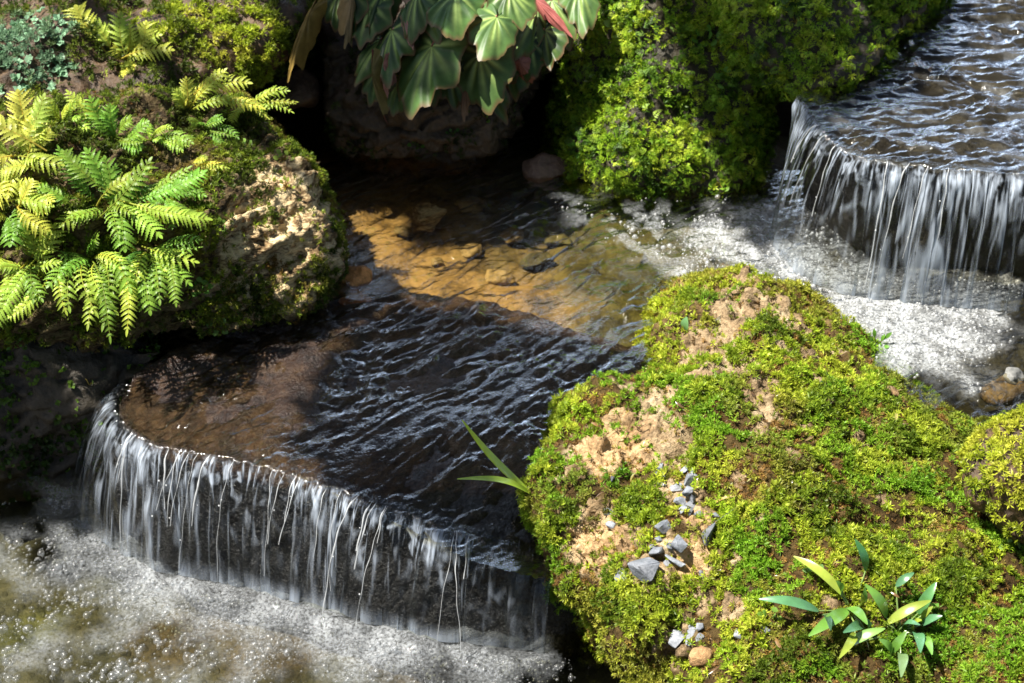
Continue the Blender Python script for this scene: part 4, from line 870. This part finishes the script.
# begonia
def beg_leaf(e, loc, A, T, width, tone, seed, parent_name="leaf", curl=.24, plain=None):
    r = np.random.default_rng(seed); ax = T - A; ln = np.linalg.norm(ax); ax /= ln; view = (CAM_LOC - A) / np.linalg.norm(CAM_LOC - A)
    nn = view * .55 + np.array([-.2, 0, .75]) + r.normal(0, .32, 3); curl = curl * r.uniform(.7, 1.5); tone = np.array(tone) * r.uniform(.7, 1.25); nn -= ax * (nn @ ax); nn /= np.linalg.norm(nn); sd = np.cross(ax, nn)
    nr_, nt = 9, 96; th = np.linspace(-2.75, 2.75, nt); veins = np.array([-1.9, -1.05, -.45, .05, .6, 1.3, 2.1]) + r.normal(0, .10, 7)
    dv = np.min(np.abs(th[:, None] - veins[None]), 1); di = veins[np.argmin(np.abs(th[:, None] - veins[None]), 1)]
    R = (.62 + .38 * np.cos(th * .5) ** 1.5) * (1.02 - .11 * np.clip(dv / .35, 0, 1) ** 1.2) * (1 + .018 * np.sign(np.sin(th * 15))) * (1 + .16 * np.exp(-(th / .22) ** 2)) * (1 + .05 * np.sin(th * 3.1 + seed))
    V = []; C = []
    dark = np.array(tone); light = np.array((.36, .50, .14)) * (.5 + .5 * min(1, tone[1] / .06)); edge = np.array((.16, .07, .04))
    for i in range(nr_):
        q = (i / (nr_ - 1)) ** .9 if i else .02
        rr = R * q; x = rr * np.cos(th); y = rr * np.sin(th)
        z = -curl * (x ** 2 * .55 + y ** 2 * .9) + .05 * np.clip(1 - dv / .3, 0, 1) * q * -1 + .05 * np.sin(th * 7 + seed) * q ** 2 + .025 * np.sin(th * 13 + seed * 2 + q * 5) * q
        V.append(A[None] + (ax[None] * x[:, None] * ln + sd[None] * (y * width * .62)[:, None] + nn[None] * (z * ln)[:, None]))
        vk = np.exp(-(dv * (.25 + q) / .10) ** 2) * (1 - .85 * ss(.35, .95, q)) * (.45 + .55 * np.abs(np.sin(di * 2.3 + seed))); vk = vk[:, None]
        c = dark * (1 - vk) + light * vk
        mk_ = (.55 * ss(.55, .9, q)); c = c * (1 - mk_) + mk_ * (dark * 1.2 + np.array((.05, .085, .012)))
        ek = (ss(.95, 1.0, q) * .8); c = c * (1 - ek) + edge * ek
        if plain is not None: c = np.tile(np.array(plain), (nt, 1)) * (1 - .3 * vk)
        C.append(c)
    i = np.arange(nr_ - 1)[:, None] * nt + np.arange(nt - 1)[None]; F = np.stack([i, i + 1, i + nt + 1, i + nt], -1).reshape(-1, 4)
    return mk(parent_name, np.vstack(V), F, M_BEG, e, np.vstack(C), True, loc)
G0 = P(455, 40, .30); G0 = hit(455, 4, .0)[0]
beg = empty("begonia", G0, "begonia with big fan shaped dark green leaves veined in yellow, hanging over the pool", "begonia")
D1 = (.04, .085, .025); D2 = (.022, .05, .02); D3 = (.065, .125, .04)
PKT = (.30, .16, .12)
blv = [((432, 46), (410, 104), 70, D1, 2.42), ((480, 54), (488, 101), 64, D3, 2.40), ((456, -6), (449, 24), 58, D1, 2.44), ((497, 17), (484, 48), 52, D3, 2.42), ((510, -8), (522, 22), 46, D3, 2.43), ((404, 30), (364, 60), 40, D1, 2.46),
       ((437, 18), (416, 40), 34, D2, 2.47), ((552, 0), (566, 36), 50, D3, 2.44), ((538, 8), (524, 46), 42, D3, 2.45), ((580, -12), (584, 24), 40, D3, 2.46), ((400, 78), (394, 108), 34, D3, 2.50), ((382, 60), (368, 98), 36, D2, 2.52), ((352, -10), (346, 36), 30, D2, 2.5),
       ((384, -12), (376, 30), 40, D2, 2.52), ((418, -10), (408, 26), 44, D2, 2.5), ((466, 30), (462, 70), 44, D2, 2.48), ((510, 50), (512, 92), 40, D2, 2.5), ((450, 66), (452, 104), 44, D2, 2.5), ((370, 4), (360, 40), 46, D2, 0), ((392, 30), (384, 72), 44, D2, 0), ((420, 60), (430, 96), 46, D2, 0), ((500, 40), (514, 74), 46, D2, 0), ((460, 10), (470, 44), 50, D2, 0), ((545, 30), (548, 60), 40, D2, 0), ((425, -4), (432, 30), 48, D1, 0), ((478, -8), (476, 22), 48, D1, 0), ((340, -8), (336, 22), 36, D2, 0), ((380, 40), (358, 70), 36, D1, 0), ((530, 40), (528, 72), 40, D2, 2.52), ((470, 60), (500, 112), 40, D2, 2.53)]
beg_depth = lambda q: min(2.78, depth_of(hit(min(540, max(335, q[0])), max(5, q[1]))[0]))
for k, (a, t, w, tn, dp) in enumerate(blv):
    ja = -.012 * (k % 5) - (.05 if k < 5 else 0); A = PD(*a, beg_depth(a) - .05 + ja); T = PD(*t, beg_depth(t) - .075 + ja); lf = beg_leaf(beg, G0, A, T, w * mmpx(A), tn, 100 + k)
    mb = MB(); m = (A + G0) / 2 + np.array([0, 0, .03]); q = np.linspace(0, 1, 8)[:, None]; tube(mb, (1 - q) ** 2 * (G0 + [0, .05, -.01]) + 2 * q * (1 - q) * m + q * q * A, .0018, 5, (.35, .14, .09)); mb.build("leaf_stalk", M_STEM, lf, G0)
for k, (a, t, w, tn) in enumerate([((404, 10), (402, 32), 24, PKT), ((436, 44), (450, 76), 14, (.26, .12, .10)), ((520, 62), (532, 84), 20, (.32, .13, .10)), ((384, 62), (380, 88), 11, (.28, .13, .09)), ((466, 84), (462, 112), 13, (.25, .15, .08)), ((405, -4), (414, 8), 22, (.42, .27, .2)), ((536, 0), (562, 24), 15, (.5, .16, .14)), ((372, 70), (374, 112), 10, (.2, .16, .05)), ((310, 12), (286, 58), 17, (.28, .19, .05)), ((352, -4), (352, 36), 16, (.26, .18, .08))]):
    A = PD(*a, beg_depth(a) - .10); T = PD(*t, beg_depth(t) - .12); o = beg_leaf(beg, G0, A, T, w * mmpx(A), tn, 140 + k, curl=.5, plain=tn)
    o["label"] = "pinkish brown turned or withered leaf"

# ------------------------------------------------------------------ gravel
GL = "small angular grey gravel chip in the loose trail across the broad boulder"
chips = [(660, 470, 14, "pale upright chip at the upper left end of the gravel trail"), (661, 481, 18, "pale wide chip just below the upright chip at the top of the gravel trail"), (613, 479, 9, "dark splinter on the soil left of the gravel trail"), (620, 472, 7, "lone pale crumb above the bare soil left of the gravel trail"),
         (689, 480, 17, "long grey chip at the top right end of the gravel trail"), (694, 475, 11, 0), (676, 487, 13, 0), (690, 491, 14, 0), (692, 498, 12, 0), (680, 501, 13, 0), (692, 505, 14, 0), (697, 513, 11, 0), (691, 514, 9, "darkest small round chip at the lower end of the upper heap"), (683, 511, 11, 0),
         (609, 512, 13, "pale chip alone in moss above the big bare soil patch"), (611, 524, 10, "small pale chip on the rim of the big bare soil patch"), (624, 498, 7, 0), (664, 530, 17, "rounded bluish chip in the middle of the gravel trail"), (659, 541, 8, 0), (679, 542, 17, "flat chip lying just right of the big soil patch, above the largest chip"),
         (711, 538, 23, "large pale chip on the right side of the gravel trail beside dense moss"), (719, 519, 13, "narrow grey chip standing above the large pale right chip"), (713, 527, 9, 0), (645, 572, 30, "largest gravel chip, a pale grey wedge at the lower left of the trail"), (658, 555, 18, "chip touching the top of the largest wedge"), (677, 557, 18, "squarish pale chip right of the largest wedge"),
         (622, 577, 17, "bluish flat chip at the far left below the bare soil"), (702, 574, 12, "chip under the overhanging soil right of the largest wedge"), (677, 639, 18, "pale cube like chip in the lowest pair by the bottom"), (690, 631, 21, "flat grey slab beside the pale cube in the lowest pair"), (701, 627, 10, 0), (699, 639, 10, 0), (739, 635, 11, "slim bluish chip alone on the soil right of the lowest pair"), (766, 631, 10, "small chip alone in moss under the long blue green strap leaf"),
         (668, 563, 8, 0), (636, 564, 8, 0), (813, 468, 9, "small pale chip alone on moss in the middle of the broad boulder"), (655, 548, 9, 0), (686, 470, 9, 0), (671, 547, 9, 0)]
for k, (px, py, s, lab) in enumerate(chips):
    r = np.random.default_rng(300 + k); b, n = hit(px, py); sz = 1.28 * s * mmpx(b); c = b + n * sz * .16
    pts = r.normal(0, 1, (9, 3)); pts /= np.linalg.norm(pts, axis=1)[:, None]; pts *= r.uniform(.8, 1.1, (9, 1))
    a = r.uniform(0, 6.28); R2 = np.array([[math.cos(a), -math.sin(a), 0], [math.sin(a), math.cos(a), 0], [0, 0, 1]])
    pts = (pts * [.56, .42, .36] * sz) @ R2.T
    bm = bmesh.new()
    for p in pts: bm.verts.new(p)
    rr = bmesh.ops.convex_hull(bm, input=bm.verts)
    junk = [g for g in rr["geom_interior"] + rr["geom_unused"] if isinstance(g, bmesh.types.BMVert)]
    if junk: bmesh.ops.delete(bm, geom=list(set(junk)), context='VERTS')
    bmesh.ops.bevel(bm, geom=list(bm.edges), offset=sz * .035, segments=1, affect='EDGES', profile=.5)
    me = bpy.data.meshes.new("gravel_chip"); bm.to_mesh(me); bm.free()
    tn = r.uniform(.42, .85) * np.array([1, 1.02, 1.06]); tn = tn * (.45 if "dark" in str(lab) else 1); at = me.attributes.new("tint", 'FLOAT_COLOR', 'POINT')
    at.data.foreach_set("color", np.tile(np.append(tn, 1), (len(me.vertices), 1)).astype(np.float32).ravel())
    me.materials.append(M_GRAVEL); o = bpy.data.objects.new("gravel_chip", me); COL.objects.link(o); o.location = c
    tag(o, lab or GL, "gravel chip", "grey gravel chips on the broad boulder")

# ------------------------------------------------------------------ unseen trees added to shade the stream, and the thicket it mirrors
def leaf_cloud(pts, size, seed, tint, flat=None):
    r = np.random.default_rng(seed); n = len(pts); d = r.normal(0, 1, (n, 3)); d /= np.linalg.norm(d, axis=1)[:, None]; q = r.normal(0, 1, (n, 3)); s = np.cross(d, q); s /= np.linalg.norm(s, axis=1)[:, None]; u = np.cross(d, s)
    l = r.uniform(*size, n)[:, None]; V = np.stack([pts - d * l * .5, pts - s * l * .25 + u * l * .06, pts + d * l * .5, pts + s * l * .25 + u * l * .06], 1).reshape(-1, 3)
    return V, np.arange(4 * n).reshape(n, 4), np.repeat(np.array(tint) * r.uniform(.6, 1.4, (n, 1)), 4, 0)
def in_poly(poly, n, r):
    poly = np.array(poly); lo, hi = poly[:, :2].min(0), poly[:, :2].max(0); out = np.zeros((0, 2))
    while len(out) < n:
        p = r.uniform(lo, hi, (n * 2, 2)); out = np.vstack([out, p[sd_poly(p, poly) < 0]])
    return out[:n]
r = np.random.default_rng(77)
shade = []
def shaded(px_poly, z, n, h=(1.9, 2.7)):  # sets unseen leaves along the sun direction so they shade the given area
    poly = [P(x, y, z) for x, y in px_poly]; g = in_poly(poly, n, r); g = np.hstack([g, np.full((n, 1), z)])
    shade.append(g + SUN * r.uniform(h[0], h[1], (n, 1)) / SUN[2])
shaded([(392, 302), (440, 302), (540, 326), (650, 354), (640, 385), (550, 395), (520, 470), (515, 545), (440, 520), (360, 490), (300, 440), (318, 385), (345, 345)], 0, 1300)
shaded([(690, 40), (800, 95), (840, 70), (935, 20), (960, -60), (760, -60)], .25, 500)
shaded([(715, 80), (800, 55), (850, 85), (785, 120), (765, 172), (730, 190), (705, 150)], .10, 520)
shaded([(345, 100), (520, 100), (520, 150), (500, 172), (372, 172)], .06, 380)
nc = 5200; cx = r.uniform(-3.2, 3.6, nc); cy = r.uniform(-5.0, .2, nc); cp = np.stack([cx, cy, 2.7 + .14 * np.abs(cy) + r.uniform(0, 1.1, nc)], 1)  # leaf cover added overhead and behind the camera to cut sky light
cp = cp[(noise(cp, 1.1, 12) > -.12)]
gap = cp - SUN * (cp[:, 2:3] / SUN[2]); cp = cp[~((np.abs(gap[:, 0]) < 1.3) & (np.abs(gap[:, 1]) < 1.1))]
ADDED_CANOPY = cp
shaded([(-40, 350), (60, 345), (112, 372), (100, 440), (90, 490), (-40, 480)], -.1, 420)
pts = np.vstack(shade); Vt, Ft, Tt = leaf_cloud(pts, (.05, .10), 5, (.05, .09, .02))
tl = np.array([-2.7, 1.6, -.1]); tr = empty("unseen_shade_tree", tl, "unseen leafy crown and trunk beyond the left bank, shaped to shade the stream", "unseen_shade_tree")
mk("unseen_crown", Vt, Ft, M_TREE, tr, Tt, False, tl)
mb = MB(); top = tl + [.3, -.2, 3.4]; q = np.linspace(0, 1, 14)[:, None]
tube(mb, tl + (top - tl) * q + np.hstack([.06 * np.sin(q * 5), .05 * np.cos(q * 4), 0 * q]) - [0, 0, .15], np.linspace(.11, .05, 14), 10)
for g in shade:
    c = g.mean(0); a = tl + (top - tl) * .62; m = (a + c) / 2 + [0, 0, .25]; tube(mb, (1 - q) ** 2 * a + 2 * q * (1 - q) * m + q * q * (c + [.1, 0, .05]), np.linspace(.035, .006, 14), 7)
mb.build("unseen_trunk", M_BARK, tr, tl)
tl = np.array([2.9, -3.6, -.1]); t2 = empty("unseen_shade_tree", tl, "unseen broad crown added above the near bank to cut sky light", "unseen_shade_tree")
Vt, Ft, Tt = leaf_cloud(ADDED_CANOPY, (.16, .30), 8, (.05, .09, .02)); mk("unseen_crown", Vt, Ft, M_TREE, t2, Tt, False, tl)
mb = MB(); top = tl + [-.6, .5, 3.6]; tube(mb, tl + (top - tl) * q + np.hstack([.08 * np.sin(q * 5), .06 * np.cos(q * 4), 0 * q]) - [0, 0, .2], np.linspace(.17, .07, 14), 10)
for c in ([-2.2, -2.8, 3.3], [.0, -1.6, 3.3], [1.5, -.8, 3.2], [-.5, -4.2, 3.6], [2.8, -.6, 3.3]):
    a = tl + (top - tl) * .7; c = np.array(c); m = (a + c) / 2 + [0, 0, .3]; tube(mb, (1 - q) ** 2 * a + 2 * q * (1 - q) * m + q * q * c, np.linspace(.06, .01, 14), 7)
mb.build("unseen_trunk", M_BARK, t2, tl)
n = 9000; th = r.uniform(-1.5, 1.5, n); rad_ = r.uniform(3.6, 6.0, n)
X = np.sin(th) * rad_; Y = .3 + np.cos(th) * rad_; top = .30 + .5 * noise(np.stack([X, Y, X * 0], 1), .9, 3) + .5 * noise(np.stack([X, Y, X * 0], 1), 2.5, 6)
Z = .1 + np.maximum(top, .2) * r.random(n) ** .8
keep = noise(np.stack([X, Y, Z], 1), 1.6, 9) > -.22
Vt, Ft, Tt = leaf_cloud(np.stack([X, Y, Z], 1)[keep], (.12, .26), 6, (.05, .085, .02))
tag(mk("undergrowth", Vt, Ft, M_TREE, None, Tt), "thicket of leafy bushes beyond the stream", kind="stuff")
